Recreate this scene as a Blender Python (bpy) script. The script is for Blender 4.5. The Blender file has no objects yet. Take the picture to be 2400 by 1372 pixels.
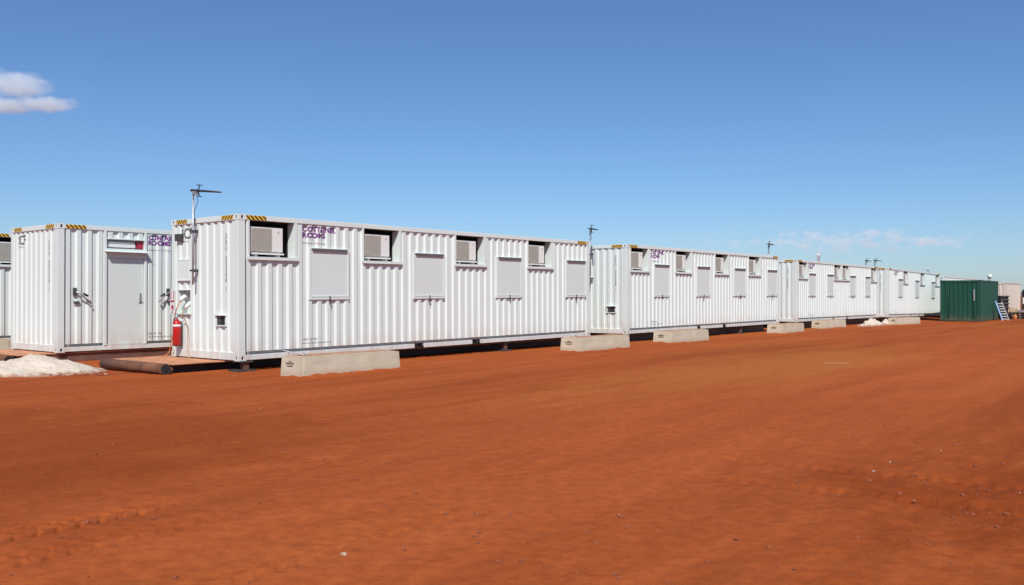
import bpy, bmesh, math, random
import numpy as np
from mathutils import Vector, Matrix

rnd = random.Random(11)
SC = bpy.context.scene
COL = SC.collection
R = math.radians
CZ = 1.5                                    # eye height above the ground by the nearest container

# ------------------------------------------------------------------ camera, sky, sun, exposure
cam_d = bpy.data.cameras.new('camera')
cam = bpy.data.objects.new('camera', cam_d); COL.objects.link(cam)
cam_d.sensor_width = 36.0
cam_d.lens = 36.0 * 2045.0 / 2400.0
cam_d.clip_start = 0.1; cam_d.clip_end = 20000
cam.location = (0, 0, CZ)
cam.rotation_euler = (R(90 + 0.224), R(-0.014), 0)
SC.camera = cam

SUN_EL = R(46.5)
SUN_AZ = R(178.0)                           # clockwise from +Y: the sun stands behind the viewer
sun_vec = Vector((math.sin(SUN_AZ) * math.cos(SUN_EL), math.cos(SUN_AZ) * math.cos(SUN_EL), math.sin(SUN_EL)))
W = bpy.data.worlds.new('World'); SC.world = W; W.use_nodes = True
nt = W.node_tree; nt.nodes.clear()
out = nt.nodes.new('ShaderNodeOutputWorld'); bg = nt.nodes.new('ShaderNodeBackground')
sky = nt.nodes.new('ShaderNodeTexSky')
sky.sky_type = 'NISHITA'; sky.sun_disc = False
sky.sun_elevation = SUN_EL; sky.sun_rotation = SUN_AZ
sky.altitude = 1000; sky.air_density = 1.1; sky.dust_density = 1.0; sky.ozone_density = 10.0
bg.inputs['Strength'].default_value = 0.112
nt.links.new(sky.outputs[0], bg.inputs[0]); nt.links.new(bg.outputs[0], out.inputs[0])
sd = bpy.data.lights.new('sun', 'SUN'); sd.energy = 4.8; sd.angle = R(0.53); sd.color = (1.0, 0.98, 0.925)
sun = bpy.data.objects.new('sun', sd); COL.objects.link(sun)
sun.rotation_euler = (-sun_vec).to_track_quat('-Z', 'Y').to_euler()
sun.location = (0, -20, 30)
SC.view_settings.view_transform = 'Standard'; SC.view_settings.look = 'None'
SC.view_settings.exposure = 0.0; SC.view_settings.gamma = 1.0; SC.view_settings.use_curve_mapping = False
SC.cycles.max_bounces = 8; SC.cycles.volume_bounces = 3

# ------------------------------------------------------------------ helpers
class MB:
    """collects faces, then links them as ONE mesh object"""
    def __init__(s): s.v = []; s.f = []; s.m = []; s.sm = []
    def face(s, pts, m=0, smooth=False):
        b = len(s.v); s.v += [tuple(p) for p in pts]; s.f.append(tuple(range(b, b + len(pts)))); s.m.append(m); s.sm.append(smooth)
    def box(s, x0, x1, y0, y1, z0, z1, m=0):
        p = [(x0,y0,z0),(x1,y0,z0),(x1,y1,z0),(x0,y1,z0),(x0,y0,z1),(x1,y0,z1),(x1,y1,z1),(x0,y1,z1)]
        b = len(s.v); s.v += p
        for q in ((0,3,2,1),(4,5,6,7),(0,1,5,4),(1,2,6,5),(2,3,7,6),(3,0,4,7)):
            s.f.append(tuple(b+i for i in q)); s.m.append(m); s.sm.append(False)
        return s
    def hexa(s, p, m=0, top=None):
        b = len(s.v); s.v += [tuple(q) for q in p]
        for k, q in enumerate(((0,3,2,1),(4,5,6,7),(0,1,5,4),(1,2,6,5),(2,3,7,6),(3,0,4,7))):
            s.f.append(tuple(b+i for i in q)); s.m.append(top if (k == 1 and top is not None) else m); s.sm.append(False)
        return s
    def tube(s, pts, r, n=8, m=0, cap=True):
        pts = [Vector(p) for p in pts]; rs = r if isinstance(r, (list, tuple)) else [r]*len(pts)
        rings = []
        up = None
        for i, p in enumerate(pts):
            d = (pts[min(i+1, len(pts)-1)] - pts[max(i-1, 0)]).normalized()
            if up is None:
                a = d.orthogonal().normalized()
            else:
                a = (up - d*up.dot(d)).normalized()
            up = a; b_ = d.cross(a)
            base = len(s.v)
            for k in range(n):
                t = 2*math.pi*k/n
                s.v.append(tuple(p + (a*math.cos(t) + b_*math.sin(t))*rs[i]))
            rings.append(base)
        for i in range(len(rings)-1):
            for k in range(n):
                k2 = (k+1) % n
                s.f.append((rings[i]+k, rings[i]+k2, rings[i+1]+k2, rings[i+1]+k)); s.m.append(m); s.sm.append(True)
        if cap:
            s.f.append(tuple(rings[0]+k for k in reversed(range(n)))); s.m.append(m); s.sm.append(False)
            s.f.append(tuple(rings[-1]+k for k in range(n))); s.m.append(m); s.sm.append(False)
        return s
    def lathe(s, prof, c=(0,0,0), n=20, m=0, mats=None):
        rings = []
        for r_, z in prof:
            base = len(s.v)
            for k in range(n):
                t = 2*math.pi*k/n; s.v.append((c[0]+r_*math.cos(t), c[1]+r_*math.sin(t), c[2]+z))
            rings.append(base)
        for i in range(len(rings)-1):
            for k in range(n):
                k2 = (k+1) % n
                s.f.append((rings[i]+k, rings[i]+k2, rings[i+1]+k2, rings[i+1]+k)); s.m.append(mats[i] if mats else m); s.sm.append(True)
        s.f.append(tuple(rings[0]+k for k in reversed(range(n)))); s.m.append(mats[0] if mats else m); s.sm.append(False)
        s.f.append(tuple(rings[-1]+k for k in range(n))); s.m.append(mats[-1] if mats else m); s.sm.append(False)
        return s
    def mesh(s, name, mats):
        me = bpy.data.meshes.new(name); me.from_pydata(s.v, [], s.f)
        for m in (mats if isinstance(mats, (list, tuple)) else [mats]): me.materials.append(m)
        me.polygons.foreach_set('material_index', s.m); me.polygons.foreach_set('use_smooth', s.sm)
        me.update(); return me

CACHE = {}
def obj(name, mb, mats, parent=None, key=None, bevel=0, seg=2):
    """links one mesh object; pieces with the same key share their mesh"""
    if key is not None and key in CACHE: me = CACHE[key]
    else:
        b = mb() if callable(mb) else mb
        me = b if isinstance(b, bpy.types.Mesh) else b.mesh(name, mats)
        if key is not None: CACHE[key] = me
    o = bpy.data.objects.new(name, me); COL.objects.link(o)
    if parent is not None: o.parent = parent
    if bevel:
        md = o.modifiers.new('edge', 'BEVEL'); md.width = bevel; md.segments = seg; md.limit_method = 'ANGLE'; md.angle_limit = R(40)
        md.harden_normals = False
    return o
def tag(o, label=None, cat=None, group=None, kind=None):
    if label: o['label'] = label
    if cat: o['category'] = cat
    if group: o['group'] = group
    if kind: o['kind'] = kind
    return o
def thing(name, label, cat, loc=(0,0,0), rz=0, group=None):
    o = bpy.data.objects.new(name, None); COL.objects.link(o); o.empty_display_size = 0.2
    o.location = loc; o.rotation_euler = (0, 0, rz)
    return tag(o, label, cat, group)
def copy_tree(o, parent=None):
    c = o.copy(); COL.objects.link(c); c.parent = parent
    for ch in list(o.children): copy_tree(ch, c)
    return c

# ------------------------------------------------------------------ materials
def new_mat(name):
    m = bpy.data.materials.new(name); m.use_nodes = True
    return m, m.node_tree, m.node_tree.nodes['Principled BSDF']
def N(t, typ, **kw):
    n = t.nodes.new(typ)
    for k, v in kw.items(): setattr(n, k, v)
    return n
def math_node(t, op, a, b=None, clamp=False):
    n = N(t, 'ShaderNodeMath', operation=op); n.use_clamp = clamp
    for i, x in enumerate((a, b)):
        if x is None: continue
        if isinstance(x, (int, float)): n.inputs[i].default_value = x
        else: t.links.new(x, n.inputs[i])
    return n.outputs[0]
def mixc(t, fac, a, b, mode='MIX'):
    n = N(t, 'ShaderNodeMix', data_type='RGBA', blend_type=mode)
    for sock, x in ((n.inputs[0], fac), (n.inputs[6], a), (n.inputs[7], b)):
        if isinstance(x, (int, float)): sock.default_value = x
        elif isinstance(x, tuple): sock.default_value = (*x, 1) if len(x) == 3 else x
        else: t.links.new(x, sock)
    return n.outputs[2]
def noise(t, vec, scale, detail=4, rough=0.55, dist=0.0):
    n = N(t, 'ShaderNodeTexNoise'); n.inputs['Scale'].default_value = scale; n.inputs['Detail'].default_value = detail
    n.inputs['Roughness'].default_value = rough; n.inputs['Distortion'].default_value = dist
    if vec is not None: t.links.new(vec, n.inputs['Vector'])
    return n.outputs[0]
def ramp(t, fac, stops):
    n = N(t, 'ShaderNodeValToRGB'); cr = n.color_ramp
    while len(cr.elements) < len(stops): cr.elements.new(0.5)
    for e, (p, c) in zip(cr.elements, stops):
        e.position = p; e.color = (c, c, c, 1) if isinstance(c, (int, float)) else (*c, 1)
    t.links.new(fac, n.inputs[0]); return n.outputs[0]
def mapping(t, vec, scale=(1,1,1), rot=(0,0,0), loc=(0,0,0)):
    n = N(t, 'ShaderNodeMapping'); n.inputs['Scale'].default_value = scale; n.inputs['Rotation'].default_value = rot; n.inputs['Location'].default_value = loc
    t.links.new(vec, n.inputs['Vector']); return n.outputs[0]
def bump(t, b, h, strength, dist):
    n = N(t, 'ShaderNodeBump'); n.inputs['Strength'].default_value = strength; n.inputs['Distance'].default_value = dist
    t.links.new(h, n.inputs['Height']); t.links.new(n.outputs[0], b.inputs['Normal'])

def simple(name, col, rough=0.5, metal=0.0, var=0.12, scale=6.0, bmp=0.0):
    m, t, b = new_mat(name); col = tuple(0.86*c for c in col)
    tc = N(t, 'ShaderNodeTexCoord'); n = noise(t, tc.outputs['Object'], scale)
    f = ramp(t, n, [(0.3, 0.0), (0.7, 1.0)])
    lo = tuple(c*(1-var) for c in col); hi = tuple(min(1, c*(1+var)) for c in col)
    t.links.new(mixc(t, f, lo, hi), b.inputs['Base Color'])
    b.inputs['Roughness'].default_value = rough; b.inputs['Metallic'].default_value = metal
    if bmp: bump(t, b, noise(t, tc.outputs['Object'], scale*8), 0.5, bmp)
    return m

def paint(name, col, dust=(0.50, 0.27, 0.17), dust_h=0.5, rough=0.42, streak=0.06):
    """weathered container paint: faint vertical run marks, dust thrown up along the lowest half metre, a few rust specks"""
    m, t, b = new_mat(name)
    tc = N(t, 'ShaderNodeTexCoord'); oc = tc.outputs['Object']
    s1 = noise(t, mapping(t, oc, (5, 5, 0.35)), 1.6, 5, 0.6)
    s2 = noise(t, oc, 1.1, 3)
    k = math_node(t, 'ADD', math_node(t, 'MULTIPLY', s1, 0.6), math_node(t, 'MULTIPLY', s2, 0.4))
    f = ramp(t, k, [(0.38, 1.0), (0.62, 0.0)])
    c = mixc(t, math_node(t, 'MULTIPLY', f, streak*2.2), col, tuple(a*0.72 for a in (col[0], col[1]*0.97, col[2]*0.92)))
    sep = N(t, 'ShaderNodeSeparateXYZ'); t.links.new(oc, sep.inputs[0])
    dz = math_node(t, 'SUBTRACT', 1.0, math_node(t, 'DIVIDE', sep.outputs[2], dust_h), clamp=True)
    dn = ramp(t, noise(t, mapping(t, oc, (3, 3, 1.2)), 2.2, 5), [(0.35, 0.0), (0.75, 1.0)])
    c = mixc(t, math_node(t, 'MULTIPLY', math_node(t, 'MULTIPLY', dz, dn), 0.60), c, dust)
    sp = ramp(t, noise(t, oc, 38, 2, 0.5), [(0.765, 0.0), (0.80, 1.0)])
    c = mixc(t, math_node(t, 'MULTIPLY', sp, 0.4), c, (0.30, 0.16, 0.09))
    t.links.new(c, b.inputs['Base Color'])
    t.links.new(math_node(t, 'ADD', rough, math_node(t, 'MULTIPLY', s2, 0.18)), b.inputs['Roughness'])
    bump(t, b, noise(t, mapping(t, oc, (1, 1, 0.5)), 2.5, 3), 0.35, 0.012)
    return m

M = {}
M['white'] = paint('white_paint', (0.665, 0.715, 0.680))
M['leaf'] = paint('pale_grey_paint', (0.638, 0.688, 0.655), streak=0.03)
M['green'] = paint('green_paint', (0.006, 0.062, 0.038), dust=(0.20, 0.12, 0.08), dust_h=0.5, rough=0.38)
M['cream'] = paint('cream_paint', (0.60, 0.52, 0.44))
M['dark'] = simple('cavity_shade', (0.018, 0.016, 0.016), 0.9)  # near-black colour standing in for the shade inside holes and recesses
M['purple'] = simple('purple_print', (0.19, 0.035, 0.22), 0.5, var=0.05)
M['greyprint'] = simple('grey_print', (0.16, 0.16, 0.165), 0.5, var=0.05)
M['redprint'] = simple('red_print', (0.42, 0.03, 0.06), 0.5, var=0.05)
M['ac'] = simple('air_conditioner_case', (0.84, 0.845, 0.785), 0.45, var=0.04)
M['grille'] = simple('air_conditioner_grille', (0.66, 0.635, 0.55), 0.55, var=0.05)
M['fan'] = simple('fan_plastic', (0.60, 0.58, 0.50), 0.6, var=0.05)
M['galv'] = simple('galvanised_steel', (0.47, 0.49, 0.50), 0.42, 0.55, var=0.15, scale=14)
M['steel'] = simple('dark_steel', (0.10, 0.095, 0.09), 0.5, 0.4, var=0.2)
M['black'] = simple('black_plastic', (0.022, 0.022, 0.024), 0.45, var=0.2)
M['rust'] = simple('rusty_plate', (0.56, 0.245, 0.115), 0.85, var=0.28, scale=3.5, bmp=0.003)
M['rustdark'] = simple('dark_rust', (0.165, 0.066, 0.036), 0.9, 0.0, var=0.35, scale=4, bmp=0.003)
M['rustbeam'] = simple('rusty_beam', (0.185, 0.085, 0.06), 0.8, 0.1, var=0.3, scale=3, bmp=0.002)
M['red'] = simple('red_enamel', (0.50, 0.014, 0.012), 0.3, var=0.08)
M['whiteplastic'] = simple('white_plastic', (0.80, 0.80, 0.78), 0.4, var=0.03)
M['orange'] = simple('orange_flex', (0.65, 0.22, 0.07), 0.5, var=0.08)
M['blue'] = simple('blue_fibreglass', (0.06, 0.20, 0.62), 0.4, var=0.1)
M['wood'] = simple('pale_timber', (0.50, 0.33, 0.19), 0.75, var=0.25, scale=9)
M['oldwood'] = simple('dark_weathered_timber', (0.13, 0.085, 0.06), 0.85, var=0.35, scale=7)
M['mauve'] = simple('grey_mauve_sheet', (0.21, 0.16, 0.18), 0.7, var=0.2)
M['canvas'] = simple('grey_canvas', (0.40, 0.40, 0.40), 0.8, var=0.1)
M['hinge'] = simple('dark_grey_bar', (0.13, 0.13, 0.135), 0.6)  # one even dark grey for the whole hinge bar
M['stamp'] = simple('stamp_brown', (0.40, 0.33, 0.25), 0.9)  # brown strokes, a little darker than the concrete
M['tubrim'] = simple('sunlit_rim_plastic', (0.085, 0.085, 0.09), 0.5)  # rims coloured greyer than the bodies to stand for sun catching them
M['alu'] = simple('aluminium', (0.62, 0.63, 0.63), 0.35, 0.6, var=0.05)

def concrete():
    m, t, b = new_mat('concrete')
    tc = N(t, 'ShaderNodeTexCoord'); oc = tc.outputs['Object']
    n1 = noise(t, oc, 2.2, 6, 0.6); n2 = noise(t, oc, 28, 4, 0.6)
    c = mixc(t, ramp(t, n1, [(0.3, 0.0), (0.72, 1.0)]), (0.47, 0.405, 0.295), (0.57, 0.50, 0.375))
    c = mixc(t, math_node(t, 'MULTIPLY', ramp(t, n2, [(0.58, 0.0), (0.72, 1.0)]), 0.35), c, (0.31, 0.25, 0.19))
    sep = N(t, 'ShaderNodeSeparateXYZ'); t.links.new(oc, sep.inputs[0])
    dz = math_node(t, 'SUBTRACT', 1.0, math_node(t, 'DIVIDE', sep.outputs[2], 0.16), clamp=True)
    c = mixc(t, math_node(t, 'MULTIPLY', math_node(t, 'MULTIPLY', dz, ramp(t, n1, [(0.4, 0.2), (0.65, 1.0)])), 0.75), c, (0.36, 0.13, 0.06))
    t.links.new(c, b.inputs['Base Color']); b.inputs['Roughness'].default_value = 0.9
    bump(t, b, math_node(t, 'ADD', n2, math_node(t, 'MULTIPLY', n1, 2.0)), 0.4, 0.004)
    return m
M['concrete'] = concrete()
M['dusttop'] = simple('dusty_concrete_top', (0.44, 0.235, 0.13), 0.95, var=0.3, scale=5)

def hazard():
    m, t, b = new_mat('hazard_stripes')
    tc = N(t, 'ShaderNodeTexCoord'); sep = N(t, 'ShaderNodeSeparateXYZ'); t.links.new(tc.outputs['Object'], sep.inputs[0])
    k = math_node(t, 'ADD', math_node(t, 'ADD', sep.outputs[0], sep.outputs[1]), sep.outputs[2])
    fr = math_node(t, 'FRACT', math_node(t, 'MULTIPLY', k, 10.4))
    st = math_node(t, 'GREATER_THAN', fr, 0.52)
    t.links.new(mixc(t, st, (0.74, 0.42, 0.018), (0.018, 0.014, 0.012)), b.inputs['Base Color'])
    b.inputs['Roughness'].default_value = 0.5
    return m
M['hazard'] = hazard()

def ground_mat():
    m, t, b = new_mat('red_dirt')
    g = N(t, 'ShaderNodeNewGeometry'); pos = g.outputs['Position']
    ang = R(90 - 38.8)
    # object space turned so that x runs along the row of containers: wheel and grader marks are drawn out along it
    al = mapping(t, pos, (1, 1, 1), (0, 0, -ang))
    st1 = noise(t, mapping(t, al, (0.07, 0.75, 1)), 1.0, 5, 0.6, 0.3)
    st2 = noise(t, mapping(t, al, (0.22, 2.4, 1)), 1.0, 4, 0.6, 0.4)
    patch = noise(t, pos, 0.16, 4, 0.55, 0.6)
    fine = noise(t, pos, 9.0, 6, 0.65)
    grain = noise(t, pos, 70.0, 4, 0.7)
    k = math_node(t, 'ADD', math_node(t, 'MULTIPLY', st1, 0.60), math_node(t, 'ADD', math_node(t, 'MULTIPLY', st2, 0.28), math_node(t, 'MULTIPLY', patch, 0.12)))
    c = ramp(t, k, [(0.40, (0.240, 0.050, 0.0115)), (0.50, (0.335, 0.075, 0.0175)), (0.60, (0.405, 0.099, 0.0270))])
    # lanes worn by traffic run along the row: the beaten middle of the yard is paler than its edges
    sepw = N(t, 'ShaderNodeSeparateXYZ'); t.links.new(al, sepw.inputs[0])
    wob = noise(t, mapping(t, al, (0.05, 0.3, 1)), 1.0, 4, 0.6)
    lane = ramp(t, math_node(t, 'DIVIDE', math_node(t, 'ADD', sepw.outputs[1], math_node(t, 'MULTIPLY', math_node(t, 'SUBTRACT', wob, 0.5), 5.0)), 14.0), [(0.0, 0.35), (0.10, 0.15), (0.26, 1.0), (0.42, 0.9), (0.60, 0.1), (0.80, 0.45)])
    c = mixc(t, math_node(t, 'MULTIPLY', lane, 0.60), c, (0.455, 0.108, 0.031))
    blot = ramp(t, noise(t, mapping(t, al, (0.5, 1.6, 1)), 1.0, 6, 0.68, 0.8), [(0.40, 0.0), (0.62, 1.0)])
    c = mixc(t, math_node(t, 'MULTIPLY', blot, 0.30), c, (0.255, 0.052, 0.0125))
    c = mixc(t, math_node(t, 'MULTIPLY', ramp(t, noise(t, mapping(t, al, (1.6, 3.4, 1)), 1.0, 5, 0.7, 0.5), [(0.47, 0.0), (0.66, 1.0)]), 0.20), c, (0.46, 0.118, 0.042))
    # freshly turned, darker soil: right foreground and the strip left of the yard
    for px_, py_, rx_, ry_, k_ in ((4.1, 6.0, 2.0, 2.6, 0.75), (-4.6, 8.6, 3.4, 4.6, 0.55)):
        dv = mapping(t, pos, (1/rx_, 1/ry_, 0), (0, 0, 0), (-px_/rx_, -py_/ry_, 0))
        ln_ = N(t, 'ShaderNodeVectorMath', operation='LENGTH'); t.links.new(dv, ln_.inputs[0])
        pf = math_node(t, 'ADD', math_node(t, 'SUBTRACT', 1.0, ln_.outputs['Value']), math_node(t, 'MULTIPLY', math_node(t, 'SUBTRACT', noise(t, pos, 1.1, 5, 0.65, 0.8), 0.5), 1.8))
        c = mixc(t, math_node(t, 'MULTIPLY', ramp(t, pf, [(0.0, 0.0), (0.55, 1.0)]), k_), c, (0.225, 0.043, 0.0090))
    # a sandier, paler stretch further down the yard
    dv = mapping(t, al, (1/11.0, 1/2.6, 0), (0, 0, 0), (-19.0/11.0, -7.4/2.6, 0))
    ln_ = N(t, 'ShaderNodeVectorMath', operation='LENGTH'); t.links.new(dv, ln_.inputs[0])
    pf = math_node(t, 'ADD', math_node(t, 'SUBTRACT', 1.0, ln_.outputs['Value']), math_node(t, 'MULTIPLY', math_node(t, 'SUBTRACT', noise(t, mapping(t, al, (0.25, 0.9, 1)), 1.0, 5, 0.65), 0.5), 1.6))
    c = mixc(t, math_node(t, 'MULTIPLY', ramp(t, pf, [(0.0, 0.0), (0.7, 1.0)]), 0.65), c, (0.435, 0.142, 0.033))
    # sandier, more orange wheel path down the middle of the yard
    sand = ramp(t, noise(t, mapping(t, al, (0.035, 0.20, 1), (0, 0, 0), (0.4, 0.13, 0)), 1.0, 3, 0.5, 0.4), [(0.52, 0.0), (0.70, 1.0)])
    c = mixc(t, math_node(t, 'MULTIPLY', sand, 0.5), c, (0.425, 0.132, 0.027))
    c = mixc(t, math_node(t, 'MULTIPLY', ramp(t, fine, [(0.35, 1.0), (0.6, 0.0)]), 0.36), c, (0.185, 0.036, 0.011))
    c = mixc(t, math_node(t, 'MULTIPLY', ramp(t, grain, [(0.62, 0.0), (0.80, 1.0)]), 0.22), c, (0.41, 0.165, 0.085))
    t.links.new(c, b.inputs['Base Color']); b.inputs['Roughness'].default_value = 0.95
    b.inputs['Specular IOR Level'].default_value = 0.05
    h = math_node(t, 'ADD', math_node(t, 'MULTIPLY', fine, 1.0), math_node(t, 'MULTIPLY', grain, 0.35))
    bump(t, b, h, 0.75, 0.022)
    return m
M['ground'] = ground_mat()
def sand_mat():
    m, t, b = new_mat('white_sand')
    tc = N(t, 'ShaderNodeTexCoord'); oc = tc.outputs['Object']
    n1 = noise(t, oc, 3, 6, 0.65); n2 = noise(t, oc, 40, 3, 0.6)
    c = mixc(t, ramp(t, n1, [(0.35, 0.0), (0.7, 1.0)]), (0.61, 0.495, 0.385), (0.71, 0.605, 0.49))
    sep = N(t, 'ShaderNodeSeparateXYZ'); t.links.new(oc, sep.inputs[0])
    foot = math_node(t, 'ADD', math_node(t, 'SUBTRACT', 1.0, math_node(t, 'DIVIDE', sep.outputs[2], 0.085)), math_node(t, 'MULTIPLY', math_node(t, 'SUBTRACT', noise(t, oc, 6, 5, 0.7), 0.5), 3.0))
    c = mixc(t, math_node(t, 'MULTIPLY', ramp(t, foot, [(0.25, 0.0), (0.9, 1.0)]), 0.85), c, (0.34, 0.12, 0.055))
    n3 = noise(t, oc, 14, 4, 0.7)
    c = mixc(t, math_node(t, 'MULTIPLY', ramp(t, n3, [(0.58, 0.0), (0.72, 1.0)]), 0.28), c, (0.46, 0.31, 0.21))
    t.links.new(c, b.inputs['Base Color']); b.inputs['Roughness'].default_value = 0.95
    bump(t, b, math_node(t, 'ADD', n1, math_node(t, 'ADD', n3, math_node(t, 'MULTIPLY', n2, 0.5))), 0.9, 0.05)
    return m
M['sand'] = sand_mat()

# ------------------------------------------------------------------ ground
LNG = Vector((math.sin(R(38.8)), math.cos(R(38.8))))          # along the row
def vnoise(x, y, seed):
    """smooth lattice noise in 0..1 (numpy)"""
    def h(ix, iy):
        n = (ix*374761393 + iy*668265263 + seed*1442695041) & 0x7fffffff
        n = ((n ^ (n >> 13)) * 1274126177) & 0x7fffffff
        return ((n ^ (n >> 16)) & 0xffff) / 65535.0
    ix = np.floor(x).astype(np.int64); iy = np.floor(y).astype(np.int64)
    fx = x-ix; fy = y-iy; fx = fx*fx*(3-2*fx); fy = fy*fy*(3-2*fy)
    return (h(ix,iy)*(1-fx)+h(ix+1,iy)*fx)*(1-fy) + (h(ix,iy+1)*(1-fx)+h(ix+1,iy+1)*fx)*fy
BLOCKS = [(-3.85, 15.86, R(39.5), 2.5), (1.74, 22.95, R(41), 2.5), (4.86, 26.85, R(39), 2.7), (10.56, 34.2, R(38), 2.62), (14.42, 40.35, R(42), 2.75), (20.45, 46.1, R(47), 2.8)]
def ground_h(x, y, detail=True):
    x = np.asarray(x, float); y = np.asarray(y, float)
    z = -0.07*np.clip((y-36)/18, 0, 1)
    r = np.hypot(x, y)
    s = x*LNG.x + y*LNG.y; w = -x*LNG.y + y*LNG.x            # s along the row, w towards the containers
    f = np.clip((r-3)/3, 0.25, 1)
    z = z + 0.030*(vnoise(x*0.22+7, y*0.22, 3)-0.5)*f + 0.020*(vnoise(s*0.12, w*1.1, 5)-0.5) + 0.012*(vnoise(s*0.5, w*2.6, 9)-0.5)
    if detail:
        z = z + 0.006*(vnoise(x*5, y*5, 21)-0.5) + 0.0045*(vnoise(x*13, y*13, 22)-0.5)
        # lugged tyre prints running along the row (left foreground) and fainter ones further over
        for w0, s0, s1, dep, ph in ((5.90, -1.0, 4.6, 0.030, 0.0), (5.30, -1.5, 4.2, 0.016, 0.4), (4.1, -1.0, 9.0, 0.010, 0.2), (8.1, 1.0, 13.0, 0.010, 0.1), (1.6, 3.0, 12.0, 0.010, 0.3), (-0.6, 4.0, 16.0, 0.008, 0.7)):
            v = (w-w0)
            inside = np.exp(-(v/0.15)**4)
            lug = (np.mod((s + np.abs(v)*0.7)/0.137 + ph + (v > 0)*0.5, 1.0) < 0.42) * (np.abs(v) > 0.035)
            ends = np.clip((s-s0)/0.8, 0, 1)*np.clip((s1-s)/1.5, 0, 1)
            brk = np.clip((vnoise(s*0.9+w0*3, w*0.5, 31)-0.28)*3, 0, 1)
            z = z - inside*ends*brk*dep*(0.30 + 0.9*lug)
        # soil banked against the feet of the concrete blocks
        for bx, by, th, L_ in BLOCKS:
            dx, dy = x-bx, y-by; a = dx*math.sin(th)+dy*math.cos(th); b = -dx*math.cos(th)+dy*math.sin(th)
            dd = np.hypot(np.maximum(np.maximum(-a, a-L_), 0), np.maximum(np.maximum(-b, b-0.62), 0))
            z = z + 0.075*np.exp(-(dd/0.13)**2)*np.clip(vnoise(x*2.3, y*2.3, 51)*0.7+vnoise(x*8, y*8, 52)*0.5-0.15, 0, 1)
        # churned earth in the right foreground, with slewed wheel ruts
        cx, cy = 3.9, 6.3
        ch = np.exp(-(((x-cx)/1.7)**2 + ((y-cy)/2.2)**2))
        z = z + ch*(0.045*(vnoise(x*2.6, y*2.6, 41)-0.5) + 0.030*(vnoise(x*7, y*7, 42)-0.5) + 0.016*(vnoise(x*17, y*17, 43)-0.5))
        u = (x-3.2)*0.86 - (y-7.2)*0.51 ; v = (x-3.2)*0.51 + (y-7.2)*0.86
        for v0 in (-0.75, 0.15):
            z = z - 0.016*np.exp(-((v-v0+0.1*u*u*0.3)/0.11)**4)*np.exp(-(u/1.6)**4)*(0.5+0.7*(np.mod(u/0.12, 1) < 0.5))
    return z
def gz(x, y): return float(ground_h(np.array([x]), np.array([y]), False)[0])

ang = np.radians(np.concatenate([np.arange(-180, -44, 4.0), np.linspace(-44, 44, 860), np.arange(48, 180, 4.0)]))
rad = np.concatenate([np.linspace(0.3, 2.4, 10), np.geomspace(2.5, 70, 520), np.geomspace(74, 6000, 40)])
AA, RR = np.meshgrid(ang, rad)
X = RR*np.sin(AA); Y = RR*np.cos(AA)
Z = ground_h(X, Y)
nr, na = X.shape
verts = np.stack([X, Y, Z], -1).reshape(-1, 3)
i0 = (np.arange(nr-1)[:, None]*na + np.arange(na)[None, :]); i1 = (np.arange(nr-1)[:, None]*na + (np.arange(na)[None, :]+1) % na)
faces = np.stack([i0, i0+na, i1+na, i1], -1).reshape(-1, 4)
# the hub under the viewer
hub = len(verts); verts = np.vstack([verts, [[0, 0, 0]]])
me = bpy.data.meshes.new('ground')
nf = len(faces); tri = np.stack([np.full(na, hub), np.arange(na), (np.arange(na)+1) % na], -1)
me.vertices.add(len(verts)); me.vertices.foreach_set('co', verts.ravel())
loops = np.concatenate([faces[:, ::-1].ravel(), tri[:, ::-1].ravel()])
me.loops.add(len(loops)); me.loops.foreach_set('vertex_index', loops.astype(np.int32))
me.polygons.add(nf+na)
starts = np.concatenate([np.arange(nf)*4, nf*4+np.arange(na)*3])
me.polygons.foreach_set('loop_start', starts.astype(np.int32))
me.polygons.foreach_set('use_smooth', np.ones(nf+na, bool))
me.update(calc_edges=True); me.validate()
me.materials.append(M['ground'])
gr = bpy.data.objects.new('ground', me); COL.objects.link(gr); gr['kind'] = 'structure'
if me.polygons[nf//2].normal.z < 0: me.flip_normals()

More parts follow.
